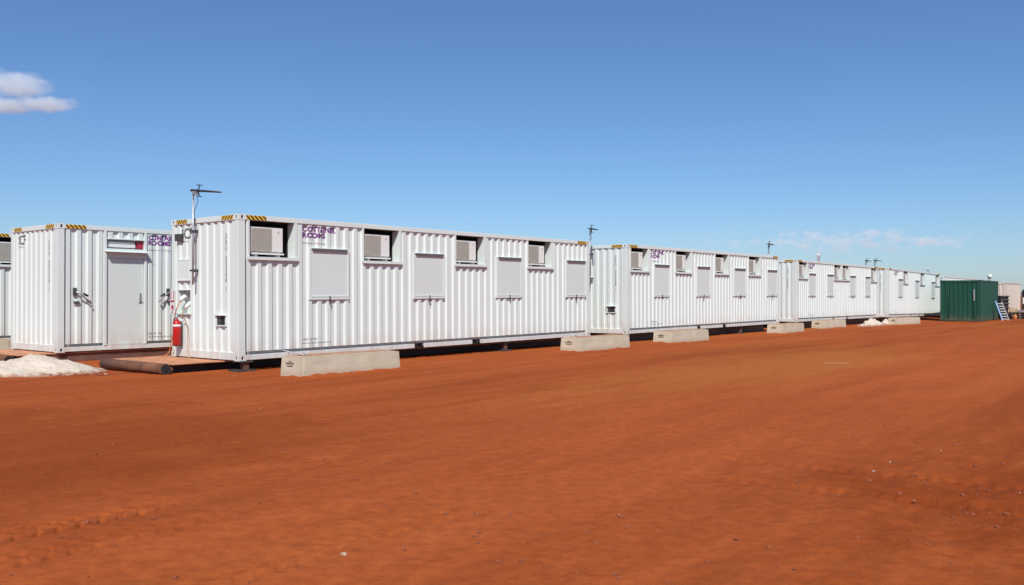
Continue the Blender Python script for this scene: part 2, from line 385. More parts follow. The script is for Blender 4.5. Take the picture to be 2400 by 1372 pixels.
# ------------------------------------------------------------------ container building blocks (local: x along the long side, y inwards, z up)
CL, CW, CH = 12.192, 2.438, 2.896
PER = 0.2478
def prof(s, s0=0.20, depth=0.036, per=PER, base=0.012):
    u = ((s - s0) % per)/per
    a, b, c, d = 0.34, 0.49, 0.84, 0.99                     # outer flat, slope in, inner flat, slope out
    if u < a: k = 0.0
    elif u < b: k = (u-a)/(b-a)
    elif u < c: k = 1.0
    elif u < d: k = 1-(u-c)/(d-c)
    else: k = 0.0
    return base + depth*k
def breaks(s0, s1, ref=0.20, per=PER):
    out = {round(s0, 5), round(s1, 5)}
    k = math.floor((s0-ref)/per)
    while ref+k*per < s1:
        for u in (0.34, 0.49, 0.84, 0.99):
            x = ref+k*per+u*per
            if s0 < x < s1: out.add(round(x, 5))
        k += 1
    return sorted(out)
def corrugated(s0, s1, z0, z1, holes, place, depth=0.036, per=PER, ref=0.20, flip=False, base=0.012):
    """a pressed sheet with rectangular holes; place(s, y, z) -> point"""
    bm_ = MB()
    bs = set(breaks(s0, s1, ref, per))
    for h in holes: bs |= {round(h[0], 5), round(h[1], 5)}
    bs = sorted(b for b in bs if s0 <= b <= s1)
    for a, b in zip(bs[:-1], bs[1:]):
        if b-a < 1e-4: continue
        mid = (a+b)/2
        cuts = sorted((max(z0, h[2]), min(z1, h[3])) for h in holes if h[0] < mid < h[1])
        segs = []; z = z0
        for c0, c1 in cuts:
            if c0 > z+1e-4: segs.append((z, c0))
            z = max(z, c1)
        if z < z1-1e-4: segs.append((z, z1))
        ya, yb = prof(a+1e-6, ref, depth, per, base), prof(b-1e-6, ref, depth, per, base)
        for c0, c1 in segs:
            q = [place(a, ya, c0), place(b, yb, c0), place(b, yb, c1), place(a, ya, c1)]
            bm_.face(q[::-1] if flip else q)
    return bm_
side_pl = lambda s, y, z: (s, y, z)
end_pl = lambda s, y, z: (y, s, z)

def casting_mb(sx, sy, top):
    """corner casting: steel block with an oval hole in each outer face; sx, sy = +1 when the block sits at the low end of x, y"""
    b = MB(); w, d, h = 0.170, 0.150, 0.118
    z0 = CH-h+0.006 if top else -0.006; z1 = z0+h
    x0, x1 = (-0.006, w) if sx > 0 else (CL-w, CL+0.006)
    y0, y1 = (-0.006, d) if sy > 0 else (CW-d, CW+0.006)
    def holed(P, c, ru, rv, nrm):
        # P: four corners (u,v order); cut an octagon hole and sink a dark pocket behind it
        P = [Vector(p) for p in P]; c = Vector(c); U = (P[1]-P[0]).normalized(); V = (P[3]-P[0]).normalized(); nrm = Vector(nrm)
        ring = []
        for k in range(16):
            t = 2*math.pi*(k+0.5)/16 - math.pi*0.75
            ring.append(c + U*math.cos(t)*ru + V*math.sin(t)*rv)
        for side in range(4):
            a = P[side]; d_ = P[(side+1) % 4]
            seg = [ring[(side*4+j) % 16] for j in range(5)]
            b.face([a, d_] + seg[::-1])
        for k in range(16):
            k2 = (k+1) % 16
            b.face([ring[k], ring[k2], ring[k2]-nrm*0.012, ring[k]-nrm*0.012])
        b.face([r-nrm*0.012 for r in ring], 1)
    zc = (z0+z1)/2
    ysgn = -1 if sy > 0 else 1; xsgn = -1 if sx > 0 else 1
    yf = y0 if sy > 0 else y1; xf = x0 if sx > 0 else x1
    fr = [(x0,yf,z0),(x1,yf,z0),(x1,yf,z1),(x0,yf,z1)]
    holed(fr, ((x0+x1)/2, yf, zc), 0.026, 0.040, (0, ysgn, 0))
    en = [(xf,y0,z0),(xf,y1,z0),(xf,y1,z1),(xf,y0,z1)]
    holed(en, (xf, (y0+y1)/2, zc), 0.024, 0.038, (xsgn, 0, 0))
    yb = y1 if sy > 0 else y0; xb = x1 if sx > 0 else x0
    b.face([(x0,yb,z0),(x1,yb,z0),(x1,yb,z1),(x0,yb,z1)]); b.face([(xb,y0,z0),(xb,y1,z0),(xb,y1,z1),(xb,y0,z1)])
    b.face([(x0,y0,z1),(x1,y0,z1),(x1,y1,z1),(x0,y1,z1)]); b.face([(x0,y0,z0),(x1,y0,z0),(x1,y1,z0),(x0,y1,z0)])
    return b

def text_mesh(body, size, x0, z0, place, prof_fn, brk, width=None, stacked=False, bold=0.0, y_off=-0.004):
    """flat print: glyph outlines laid over the pressed sheet (cut at its folds)"""
    cu = bpy.data.curves.new('lettering', 'FONT'); cu.body = '\n'.join(body) if stacked else body
    cu.size = size; cu.offset = bold; cu.resolution_u = 4
    if stacked: cu.align_x = 'CENTER'; cu.space_line = 0.78
    o = bpy.data.objects.new('lettering', cu); COL.objects.link(o)
    dg = bpy.context.evaluated_depsgraph_get()
    me = bpy.data.meshes.new_from_object(o.evaluated_get(dg))
    bpy.data.objects.remove(o); bpy.data.curves.remove(cu)
    b = bmesh.new(); b.from_mesh(me); bpy.data.meshes.remove(me)
    xs = [v.co.x for v in b.verts]; sc = 1.0
    if width: sc = width/(max(xs)-min(xs))
    xm = 0 if stacked else min(xs)
    for v in b.verts: v.co = Vector(((v.co.x-xm)*sc + x0, v.co.y + z0, 0))
    lo = min(v.co.x for v in b.verts); hi = max(v.co.x for v in b.verts)
    for s in brk:
        if lo < s < hi:
            bmesh.ops.bisect_plane(b, geom=b.verts[:]+b.edges[:]+b.faces[:], plane_co=(s, 0, 0), plane_no=(1, 0, 0))
    for v in b.verts: v.co = Vector(place(v.co.x, prof_fn(v.co.x) + y_off, v.co.y))
    me = bpy.data.meshes.new('lettering'); b.to_mesh(me); b.free()
    return me

LAYOUT = {
 'four':  dict(ac=[(0.25,1.33),(3.20,4.28),(6.22,7.30),(9.16,10.24)], win=[(1.69,2.77),(4.73,5.81),(7.80,8.88),(10.94,12.00)], txt=1.56),
 'pairs': dict(ac=[(0.25,1.33),(4.98,6.02),(6.22,7.26),(10.90,11.94)], win=[(1.47,2.45),(3.95,4.93),(7.34,8.32),(9.85,10.83)], txt=1.50),
 'three': dict(ac=[(3.15,4.23),(7.06,8.14),(10.87,11.95)], win=[(2.04,3.08),(5.75,6.79),(9.78,10.80)], txt=1.25),
 'door':  dict(ac=[], win=[], txt=2.17),
}
Z_SH = 2.065                                            # top of the air-conditioner shelf
def face_text(c, key, x):
    F = lambda s: prof(s)
    brk = breaks(0.2, 11.99)
    o = obj('lettering', lambda: text_mesh('CONTAINER', 0.150, x, 2.640, side_pl, F, brk, 0.86, bold=0.0065), [], c, key+'t1')
    if not o.data.materials: o.data.materials.append(M['purple'])
    o = obj('lettering', lambda: text_mesh('ROOMS', 0.150, x, 2.512, side_pl, F, brk, 0.59, bold=0.0065), [], c, key+'t2')
    if not o.data.materials: o.data.materials.append(M['purple'])
    for body, x_, z_, sz, wd, mt, kk in (('A Division of', x, 2.375, 0.052, 0.315, 'greyprint', 't3'), ('SCF', x+0.335, 2.375, 0.052, 0.085, 'redprint', 't4'), ('Group', x+0.44, 2.375, 0.052, 0.15, 'greyprint', 't5'),
                                         ('1300 121 700', x, 0.335, 0.062, 0.36, 'greyprint', 't6'), ('www.containerrooms.com.au', x, 0.262, 0.052, 0.72, 'greyprint', 't7')):
        o = obj('lettering', lambda: text_mesh(body, sz, x_, z_, side_pl, F, brk, wd), [], c, key+kk)
        if not o.data.materials: o.data.materials.append(M[mt])

E_PER, E_DEP, E_REF = 0.252, 0.026, 0.14
def eprof(s): return prof(s, E_REF, E_DEP, E_PER, 0.012)

def container(label, loc, theta, slope, scale, layout, end_kit=None, mat='white', L=CL, tapes=True, group='white containers standing in rows'):
    """a 12 m steel container; returns its Empty"""
    c = thing('shipping_container', label, 'container', loc, R(90)-theta, group)
    c.rotation_euler = (0, -math.atan(slope), R(90)-theta); c.scale = scale
    m = M[mat]; lay = LAYOUT[layout]; K = layout + mat
    # posts, castings
    for ix, sx in ((0, 1), (1, -1)):
        for iy, sy in ((0, 1), (1, -1)):
            def post():
                b = MB()
                x0, x1 = (0.0, 0.155) if sx > 0 else (CL-0.155, CL)
                y0, y1 = (0.0, 0.120) if sy > 0 else (CW-0.120, CW)
                b.box(x0, x1, y0, y1, 0.112, CH-0.112)
                # flange set back behind the groove between post and sheet
                if sy > 0: b.box(x1 if sx > 0 else x0-0.05, x1+0.05 if sx > 0 else x0, 0.052, 0.066, 0.17, CH-0.112)
                else: b.box(x1 if sx > 0 else x0-0.05, x1+0.05 if sx > 0 else x0, CW-0.066, CW-0.052, 0.17, CH-0.112)
                return b
            obj('corner_post', post, m, c, f'post{ix}{iy}{mat}', bevel=0.008)
            for top in (0, 1):
                obj('corner_casting', lambda: casting_mb(sx, sy, top), [m, M['dark']], c, f'cast{ix}{iy}{top}{mat}')
    # rails
    pockets = [(4.77, 5.12), (6.83, 7.18)]
    def low_rail():
        b = MB(); xs = [0.17] + [q for p in pockets for q in p] + [CL-0.17]
        for a, d in zip(xs[0::2], xs[1::2]): b.box(a, d, 0.002, 0.058, 0.010, 0.112)
        b.box(0.17, CL-0.17, 0.110, 0.130, 0.060, 0.205)
        return b
    obj('bottom_side_rail', low_rail, m, c, 'lowrail'+mat, bevel=0.004)
    def pocket(p):
        a, d = p; b = MB()
        b.box(a-0.006, d+0.006, 0.10, 0.13, 0.0, 0.115, 0); return b
    for i, p in enumerate(pockets): obj('forklift_pocket', lambda: pocket(p), M['dark'], c, f'pocket{i}')
    obj('bottom_side_rail', lambda: MB().box(0.17, CL-0.17, CW-0.06, CW-0.002, 0.010, 0.19), m, c, 'lowrailb'+mat)
    obj('top_side_rail', lambda: MB().box(0.17, CL-0.17, -0.004, 0.07, 2.792, CH-0.004), m, c, 'toprail'+mat, bevel=0.006)
    obj('top_side_rail', lambda: MB().box(0.17, CL-0.17, CW-0.07, CW+0.004, 2.792, CH-0.004), m, c, 'toprailb'+mat, bevel=0.006)
    obj('top_end_rail', lambda: MB().box(-0.004, 0.07, 0.15, CW-0.15, 2.785, CH-0.004), m, c, 'tope'+mat, bevel=0.006)
    obj('top_end_rail', lambda: MB().box(CL-0.07, CL+0.004, 0.15, CW-0.15, 2.785, CH-0.004), m, c, 'topf'+mat, bevel=0.006)
    obj('bottom_end_rail', lambda: MB().box(-0.002, 0.08, 0.15, CW-0.15, 0.006, 0.16), m, c, 'lowe'+mat, bevel=0.006)
    obj('bottom_end_rail', lambda: MB().box(CL-0.08, CL+0.002, 0.15, CW-0.15, 0.006, 0.16), m, c, 'lowf'+mat, bevel=0.006)
    obj('roof', lambda: MB().box(0.07, CL-0.07, 0.07, CW-0.07, CH-0.06, CH-0.035), m, c, 'roof'+mat)
    obj('floor', lambda: MB().box(0.09, CL-0.09, 0.132, CW-0.07, 0.05, 0.17), M['steel'], c, 'floor')
    # sheets
    holes = [(a, b_, Z_SH-0.06, 2.80) for a, b_ in lay['ac']] + [(a+0.02, b_-0.02, 1.21, 2.29) for a, b_ in lay['win']]
    if layout == 'door': holes += [(1.12, 2.07, 0.0, 2.63)]
    if end_kit: eh = [(1.72, 2.20, 0.92, 1.40)] if end_kit == 'full' else []
    else: eh = []
    obj('side_panel', lambda: corrugated(0.190, CL-0.190, 0.178, 2.80, holes, side_pl), m, c, 'side'+K)
    obj('side_panel', lambda: corrugated(0.190, CL-0.190, 0.178, 2.80, [], lambda s, y, z: (s, CW-y, z), flip=True), m, c, 'sideb'+mat)
    obj('end_panel', lambda: corrugated(0.119, CW-0.119, 0.155, 2.79, eh, end_pl, E_DEP, E_PER, E_REF, True), m, c, 'end'+mat+str(end_kit))
    obj('end_panel', lambda: corrugated(0.119, CW-0.119, 0.155, 2.79, [], lambda s, y, z: (CL-y, s, z), E_DEP, E_PER, E_REF), m, c, 'endb'+mat)
    # hazard tape on the rails beside each corner
    if tapes:
        for i, bx in enumerate(((0.18, 0.64, -0.0065, -0.0035, 2.800, 2.886), (CL-0.64, CL-0.18, -0.0065, -0.0035, 2.800, 2.886),
                                (-0.0065, -0.0035, 0.17, 0.57, 2.800, 2.886), (-0.0065, -0.0035, CW-0.60, CW-0.20, 2.800, 2.886))):
            obj('hazard_tape', lambda: MB().box(*bx), M['hazard'], c, f'tape{i}')
    # window shutters
    def shutter_leaf(a, b_):
        q = MB(); q.box(a+0.05, b_-0.05, 0.004, 0.03, 1.245, 2.262)
        q.box(a+0.05, b_-0.05, -0.010, 0.004, 1.245, 1.275); return q
    def frame(a, b_):
        q = MB(); q.box(a, a+0.048, -0.008, 0.055, 1.192, 2.30); q.box(b_-0.048, b_, -0.008, 0.055, 1.192, 2.30)
        q.box(a+0.048, b_-0.048, -0.008, 0.055, 2.268, 2.30); q.box(a+0.048, b_-0.048, -0.008, 0.055, 1.192, 1.240); return q
    def hinge(a, b_):
        q = MB(); q.box(a+0.07, b_-0.07, -0.036, 0.004, 2.262, 2.285)
        q.box(a+0.07, b_-0.07, -0.036, -0.030, 2.240, 2.262); return q
    def latch(a, b_):
        q = MB(); x = (a+b_)/2; q.box(x-0.011, x+0.011, -0.026, -0.010, 1.135, 1.275); q.box(x-0.028, x+0.028, -0.034, -0.010, 1.150, 1.180)
        q.tube([(x-0.012, -0.030, 1.15), (x-0.006, -0.032, 1.115), (x+0.010, -0.032, 1.105)], 0.010, 6); return q
    for i, (a, b_) in enumerate(lay['win']):
        k = f'{layout}w{i}'
        lf = obj('window_shutter', lambda: shutter_leaf(a, b_), M['leaf'], c, k+'l', bevel=0.003)
        obj('shutter_frame', lambda: frame(a, b_), m, lf, k+'f', bevel=0.003)
        obj('hinge_bar', lambda: hinge(a, b_), M['hinge'], lf, k+'h')
        obj('latch', lambda: latch(a, b_), M['steel'], lf, k+'k')
    # recesses for the air conditioners
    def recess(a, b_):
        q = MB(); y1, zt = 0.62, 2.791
        q.box(a-0.02, a, 0.05, y1, Z_SH, zt, 1); q.box(b_, b_+0.02, 0.05, 0.235, Z_SH, zt, 0); q.box(b_, b_+0.02, 0.235, y1, Z_SH, zt, 1)  # left wall, inner right wall, back and top painted dark as recess shade
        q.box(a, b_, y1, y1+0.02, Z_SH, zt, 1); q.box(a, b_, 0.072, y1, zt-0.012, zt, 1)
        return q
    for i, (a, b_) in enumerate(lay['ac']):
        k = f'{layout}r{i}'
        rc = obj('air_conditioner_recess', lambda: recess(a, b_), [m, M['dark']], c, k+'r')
        obj('recess_jamb', lambda: MB().box(a-0.045, a+0.004, -0.004, 0.05, Z_SH-0.06, 2.79), m, rc, k+'f', bevel=0.003)
        obj('recess_jamb', lambda: MB().box(b_-0.004, b_+0.07, -0.004, 0.05, Z_SH-0.06, 2.79), m, rc, k+'g', bevel=0.003)
        obj('shelf', lambda: MB().box(a-0.05, b_+0.075, -0.030, 0.62, Z_SH-0.022, Z_SH).box(a-0.05, b_+0.075, -0.030, -0.024, Z_SH-0.062, Z_SH-0.022), m, rc, k+'s')
    # print
    if layout != 'none': face_text(c, K, lay['txt'])
    # end wall: logo, number, fittings
    if end_kit:
        F = eprof; brk = breaks(0.12, CW-0.12, E_REF, E_PER)
        # seen from outside the text runs towards smaller y
        pl = lambda s, y, z: (y, CW-s, z); FF = lambda s: eprof(CW-s); bk = [CW-x for x in brk]
        o = obj('lettering', lambda: text_mesh('SCF', 0.300, CW-2.10, 2.490, pl, FF, bk, 0.45, bold=0.008), [], c, 'endlogo')
        if not o.data.materials: o.data.materials.append(M['greyprint'])
        o = obj('lettering', lambda: text_mesh('scf.com.au', 0.055, CW-2.10, 2.415, pl, FF, bk, 0.27), [], c, 'endlogo2')
        if not o.data.materials: o.data.materials.append(M['greyprint'])
        o = obj('lettering', lambda: text_mesh('SCFU 405398 1', 0.115, CW-0.43, 2.46, pl, FF, bk, None, True), [], c, 'endno')
        if not o.data.materials: o.data.materials.append(M['greyprint'])
    if end_kit in ('full', 'plain'):
        vh = obj('vent_hood', lambda: MB().box(-0.012, 0.03, 0.40, 0.79, 0.67, 0.695).box(-0.012, 0.03, 0.40, 0.45, 0.695, 0.90).box(-0.012, 0.03, 0.74, 0.79, 0.695, 0.90).box(-0.05, 0.03, 0.40, 0.79, 0.885, 0.905), m, c, 'ventframe', bevel=0.003)
        def louvre():
            q = MB()
            for k in range(6):
                z = 0.70+k*0.031
                q.hexa([(-0.008,0.45,z),(0.020,0.45,z+0.012),(0.020,0.74,z+0.012),(-0.008,0.74,z),(-0.006,0.45,z+0.004),(0.022,0.45,z+0.028),(0.022,0.74,z+0.028),(-0.006,0.74,z+0.004)])
            return q
        obj('louvre', louvre, M['steel'], vh, 'louvre')
    if end_kit == 'full':
        obj('vent_cowl', lambda: MB().hexa([(-0.012,2.02,2.44),(0.03,2.02,2.44),(0.03,2.20,2.44),(-0.07,2.20,2.44),(-0.012,2.02,2.59),(0.03,2.02,2.59),(0.03,2.20,2.59),(-0.07,2.20,2.59)]), M['steel'], c, 'cowl')
        obj('switchboard_cover', lambda: MB().box(-0.006, 0.03, 1.76, 2.19, 1.62, 2.03).box(-0.010, 0.03, 1.755, 2.195, 2.03, 2.05).box(-0.022, 0.03, 1.755, 2.195, 1.600, 1.62), m, c, 'cover', bevel=0.003)
        def inlet():
            q = MB(); q.box(0.0, 0.20, 1.70, 1.72, 0.92, 1.40); q.box(0.0, 0.20, 2.20, 2.22, 0.92, 1.40)
            q.box(0.0, 0.20, 1.70, 2.22, 1.40, 1.42); q.box(-0.03, 0.20, 1.70, 2.22, 0.895, 0.92); q.box(0.20, 0.22, 1.70, 2.22, 0.90, 1.42); return q
        ib = obj('power_inlet_recess', inlet, m, c, 'inlet')
        def socket(y, z):
            q = MB(); q.tube([(0.20, y, z), (0.10, y, z), (0.02, y, z-0.05), (-0.03, y, z-0.11)], [0.055, 0.055, 0.045, 0.035], 12); q.box(0.15, 0.20, y-0.065, y+0.065, z-0.075, z+0.075); return q
        for y, z in ((2.06, 1.28), (1.86, 1.13)): obj('power_socket', socket(y, z), M['whiteplastic'], ib)
    return c

# ------------------------------------------------------------------ the containers
def at(x, y, zrel): return (x, y, CZ+zrel)
A_ = container('nearest long white container, four shuttered windows and air conditioners, extinguisher on its end wall', at(-5.353, 17.094, -1.280), 0.6769, 0.0048, (1.0134, 1, 0.9974), 'four', 'full')
B_ = container('white container at left with grey door, its corner rising behind the white sand heap', at(-10.188, 19.553, -1.275), 0.6679, -0.0011, (0.994, 1, 1.0027), 'door', 'logo')
C2 = container('second long white container of the row, antenna on both of its end walls', at(3.689, 27.993, -1.227), 0.6887, 0.0033, (1.0037, 1, 0.9987), 'four', 'plain')
C3 = container('third long white container of the row, middle two air conditioners side by side', at(13.167, 40.336, -1.203), 0.6848, -0.0018, (1.0019, 1, 0.9993), 'pairs', 'logo')
C4 = container('fourth white container of the row, three windows, its far end behind the green container', at(21.903, 50.812, -1.231), 0.6795, -0.0100, (1.0084, 1, 0.997), 'three', 'logo')
C0 = container('white container cut off by the left picture edge, behind the container with the grey door', at(-13.79, 22.72, -1.235), 0.6720, 0.0, (1, 1, 1), 'four', 'logo')
AC_AT = {'A': (A_, 'four'), 'C2': (C2, 'four'), 'C3': (C3, 'pairs'), 'C4': (C4, 'three'), 'C0': (C0, 'four')}

# plain containers further off
def plain_container(label, loc, theta, L_, H_, mat, group, rod=False):
    c = thing('shipping_container', label, 'container', loc, R(90)-theta, group); m = M[mat]; K = f'{L_}{H_}{mat}'
    for x0, x1 in ((0, 0.16), (L_-0.16, L_)):
        for y0, y1 in ((0, 0.14), (CW-0.14, CW)):
            obj('corner_post', lambda: MB().box(x0, x1, y0, y1, 0.11, H_-0.11), m, c, bevel=0.01)
            for z0, z1 in ((-0.004, 0.11), (H_-0.11, H_+0.004)):
                obj('corner_casting', lambda: MB().box(x0-0.006, x1+0.006, y0-0.006, y1+0.006, z0, z1).box((x0+x1)/2-0.03, (x0+x1)/2+0.03, y0-0.008, y0-0.006, z0+0.03, z1-0.03, 1).box(x0-0.008, x0-0.006, (y0+y1)/2-0.025, (y0+y1)/2+0.025, z0+0.03, z1-0.03, 1), [m, M['dark']], c)
    for y0, y1 in ((-0.002, 0.07), (CW-0.07, CW+0.002)):
        obj('top_side_rail', lambda: MB().box(0.16, L_-0.16, y0, y1, H_-0.10, H_-0.004), m, c); obj('bottom_side_rail', lambda: MB().box(0.16, L_-0.16, y0, y1, 0.0, 0.16), m, c)
    for x0, x1 in ((-0.002, 0.07), (L_-0.07, L_+0.002)):
        obj('top_end_rail', lambda: MB().box(x0, x1, 0.14, CW-0.14, H_-0.11, H_-0.004), m, c); obj('bottom_end_rail', lambda: MB().box(x0, x1, 0.14, CW-0.14, 0.0, 0.16), m, c)
    obj('roof', lambda: MB().box(0.07, L_-0.07, 0.07, CW-0.07, H_-0.05, H_-0.03), m, c)
    obj('side_panel', lambda: corrugated(0.16, L_-0.16, 0.155, H_-0.09, [], side_pl), m, c)
    obj('side_panel', lambda: corrugated(0.16, L_-0.16, 0.155, H_-0.09, [], lambda s, y, z: (s, CW-y, z), flip=True), m, c)
    obj('end_panel', lambda: corrugated(0.139, CW-0.139, 0.155, H_-0.10, [], end_pl, 0.045, 0.27, 0.15, True), m, c)
    obj('end_panel', lambda: corrugated(0.139, CW-0.139, 0.155, H_-0.10, [], lambda s, y, z: (L_-y, s, z), 0.036, 0.27, 0.15), m, c)
    if rod:
        rb = obj('locking_rod', MB().tube([(-0.03, 0.42, 0.12), (-0.03, 0.42, H_-0.06)], 0.017, 8), m, c)
        obj('rod_handle', MB().box(-0.07, -0.035, 0.36, 0.44, 1.25, 1.95), M['galv'], rb)
        obj('locking_rod', MB().tube([(-0.03, 1.95, 0.12), (-0.03, 1.95, H_-0.06)], 0.017, 8), m, c)
    return c
G_ = plain_container('dark green container standing at the far end of the white row', at(28.80, 53.55, -1.545), 0.668, 5.75, 2.53, 'green', None, True)
G_.scale = (1, 0.95, 1)
C5 = plain_container('white container whose roof edge shows behind and above the green container', at(30.9, 62.2, -1.30), 0.675, 12.19, 2.72, 'white', 'white containers standing in rows')
C7 = plain_container('cream container farthest right beyond the stack of black tubs', at(40.35, 71.2, -1.56), 0.69, 6.058, 2.66, 'cream', None)

# ------------------------------------------------------------------ air conditioners
def make_ac():
    r = thing('air_conditioner', 'x', 'air conditioner')
    obj('case', MB().box(0, 0.80, 0, 0.30, 0.100, 0.610), M['ac'], r, 'ac_case', bevel=0.018)
    def grille():
        q = MB(); x0, x1, z0, z1 = 0.035, 0.505, 0.130, 0.580; y = -0.018
        q.box(x0, x1, -0.002, 0.0005, z0, z1, 1)
        for k in range(23): z = z0+(z1-z0)*k/22; q.box(x0, x1, y, y+0.008, z-0.005, z+0.005)
        for k in range(7): x = x0+(x1-x0)*k/6; q.box(x-0.005, x+0.005, y+0.008, -0.002, z0, z1)
        return q
    g = obj('grille', grille, [M['grille'], M['fan']], r, 'ac_grille')
    obj('fan', MB().lathe([(0.05, -0.006), (0.05, 0.0)], (0, 0, 0), 14), M['fan'], g, 'ac_fan')
    bpy.data.objects[g.children[0].name].rotation_euler = (R(90), 0, 0); g.children[0].location = (0.27, -0.0035, 0.355)
    def mark():
        q = MB(); cx, cz, s = 0.685, 0.510, 0.030; y = -0.0025
        for ang_ in (90, 210, 330):
            t = R(ang_); d = Vector((math.cos(t), 0, math.sin(t))); n_ = Vector((-math.sin(t), 0, math.cos(t)))*0.55
            c0 = Vector((cx, y, cz)); pts = [c0, c0+(d*0.5-n_*0.5)*s*1.05, c0+d*s*1.05, c0+(d*0.5+n_*0.5)*s*1.05]
            q.face(pts)
        return q
    obj('emblem', mark, M['redprint'], r, 'ac_mark')
    obj('side_seam', MB().box(0.545, 0.549, -0.0015, 0.001, 0.12, 0.60), M['grille'], r, 'ac_seam')
    for x in (0.10, 0.64): obj('foot', MB().box(x, x+0.06, -0.03, 0.33, 0.0, 0.100), M['galv'], r, f'ac_foot{x}')
    obj('tray', MB().box(0.02, 0.80, -0.035, -0.012, 0.050, 0.084), M['ac'], r, 'ac_tray')
    return r
ac0 = make_ac(); first = True
ORD = ['first', 'second', 'third', 'fourth']
WHERE = {'A': 'nearest long container', 'C2': 'second container of the row', 'C3': 'third container of the row', 'C4': 'fourth container of the row', 'C0': 'container cut by the left edge'}
for k, (c, lay) in AC_AT.items():
    for i, (a, b_) in enumerate(LAYOUT[lay]['ac']):
        if k == 'C0' and i > 0: continue                     # hidden behind the container with the door
        o = ac0 if first else copy_tree(ac0); first = False
        sx, _, sz = c.scale
        Mx = Matrix.Translation(c.location) @ c.rotation_euler.to_matrix().to_4x4()
        o.matrix_world = Mx @ Matrix.Translation(((a+0.055)*sx, 0.075, Z_SH*sz+0.001))
        o['label'] = f'cream air conditioner in the {ORD[i]} recess of the {WHERE[k]}' if k != 'C0' else 'shaded air conditioner on the container cut off by the left picture edge'
        o['group'] = 'air conditioners in container recesses'

# ------------------------------------------------------------------ door side of the left container
d = B_
fr = obj('door_frame', MB().box(1.06, 1.125, -0.012, 0.10, 0.115, 2.79).box(2.065, 2.125, -0.012, 0.10, 0.115, 2.79).box(1.125, 2.065, -0.008, 0.10, 2.60, 2.63).box(1.125, 2.065, -0.008, 0.10, 2.345, 2.385).box(1.125, 2.065, 0.02, 0.10, 2.165, 2.345).box(1.125, 2.065, 0.0, 0.10, 0.115, 0.135), M['white'], d, bevel=0.003)
obj('lamp_recess', MB().box(1.125, 2.065, 0.16, 0.18, 2.385, 2.60).box(1.125, 2.065, 0.10, 0.16, 2.60, 2.615).box(1.125, 2.065, 0.10, 0.16, 2.37, 2.385).box(1.11, 1.125, 0.10, 0.18, 2.37, 2.615).box(2.065, 2.08, 0.10, 0.18, 2.37, 2.615), M['leaf'], d)
lf = obj('door', MB().box(1.135, 2.055, 0.035, 0.075, 0.140, 2.160), M['leaf'], d, bevel=0.003)
lev = obj('door_handle', MB().box(1.955, 1.995, 0.020, 0.035, 1.10, 1.34).tube([(1.975, 0.03, 1.20), (1.975, -0.025, 1.20), (1.87, -0.03, 1.20)], 0.010, 8).tube([(1.975, 0.03, 1.31), (1.975, 0.008, 1.31)], 0.018, 12), M['galv'], lf)
for z in (0.30, 1.18, 2.0): obj('hinge', MB().tube([(1.130, 0.026, z-0.05), (1.130, 0.026, z+0.05)], 0.012, 8), M['steel'], lf)
obj('hood', MB().hexa([(1.07,-0.13,2.300),(2.12,-0.13,2.300),(2.12,0.0,2.325),(1.07,0.0,2.325),(1.07,-0.13,2.310),(2.12,-0.13,2.310),(2.12,0.0,2.345),(1.07,0.0,2.345)]), M['white'], fr)
bt = obj('batten_light', MB().box(1.17, 1.86, 0.055, 0.145, 2.42, 2.50).tube([(1.19, 0.075, 2.530), (1.84, 0.075, 2.530)], 0.028, 10), M['whiteplastic'], d, bevel=0.004)
obj('end_cap', MB().box(1.90, 2.05, 0.05, 0.14, 2.41, 2.575), M['redprint'], bt)
for x, sg in ((0.40, 1), (2.70, -1)):
    lb = obj('latch_bracket', MB().box(x-0.045, x+0.015, -0.03, 0.03, 1.28, 1.455).box(x-0.03, x+0.08, -0.03, 0.02, 1.09, 1.15), M['steel'], d)
    obj('latch_bar', MB().tube([(x, -0.045, 1.37), (x+sg*0.12, -0.065, 1.29), (x+sg*0.30, -0.07, 1.13)], 0.018, 8), M['galv'], lb)
    obj('latch_grip', MB().tube([(x+sg*0.15, -0.075, 1.325), (x+sg*0.25, -0.080, 1.265)], 0.026, 8), M['black'], lb)

# ------------------------------------------------------------------ skids, stools and deck under the near containers
def on(c, x, y, z):                                          # local -> world (unscaled)
    return Matrix.Translation(c.location) @ c.rotation_euler.to_matrix().to_4x4() @ Vector((x, y, z))
def skid(label, c, y0, y1, xf, beam_y):
    th = c.rotation_euler.z
    o = c.location
    r = thing('steel_skid', label, 'skid', (o.x, o.y, gz(o.x, o.y)), th, 'steel skids under the containers')
    h = o.z - 0.012 - r.location.z
    pr = 0.105
    obj('deck_plate', MB().box(xf+0.27, 12.0, y0, y1, h-0.025, h-0.004), M['rust'], r, bevel=0.003)
    for y in beam_y:
        obj('runner', MB().box(xf+0.3, 12.0, y, y+0.02, 0.045, h-0.028).box(xf+0.3, 12.0, y-0.05, y+0.07, 0.0, 0.045), M['rustbeam'] if y < 0.2 else M['black'], r)  # inner runners coloured black to deepen the shade under the container
    for x in (xf+0.9, 4.0, 8.0, 11.5): obj('cross_beam', MB().box(x, x+0.12, y0+0.42, y1-0.05, h-0.16, h-0.026), M['rustbeam'], r)
    p = obj('tow_pipe', MB().tube([(xf+pr, y0-0.02, pr), (xf+pr, y1+0.02, pr)], pr, 24), M['rustdark'], r)
    obj('bore', MB().tube([(xf+pr, y0-0.022, pr), (xf+pr, y0-0.02, pr)], pr*0.88, 24), M['dark'], p)  # flat dark disc standing in for the shaded hollow of the pipe
    obj('pipe_rib', MB().box(xf+pr*2-0.02, xf+0.275, y0+0.02, y1-0.02, pr-0.04, pr+0.02), M['rustdark'], p)
    return r
skA = skid('rusty steel skid with a big tow pipe sticking out under the nearest container', A_, 0.50, 2.83, -1.36, (0.80, 2.3))
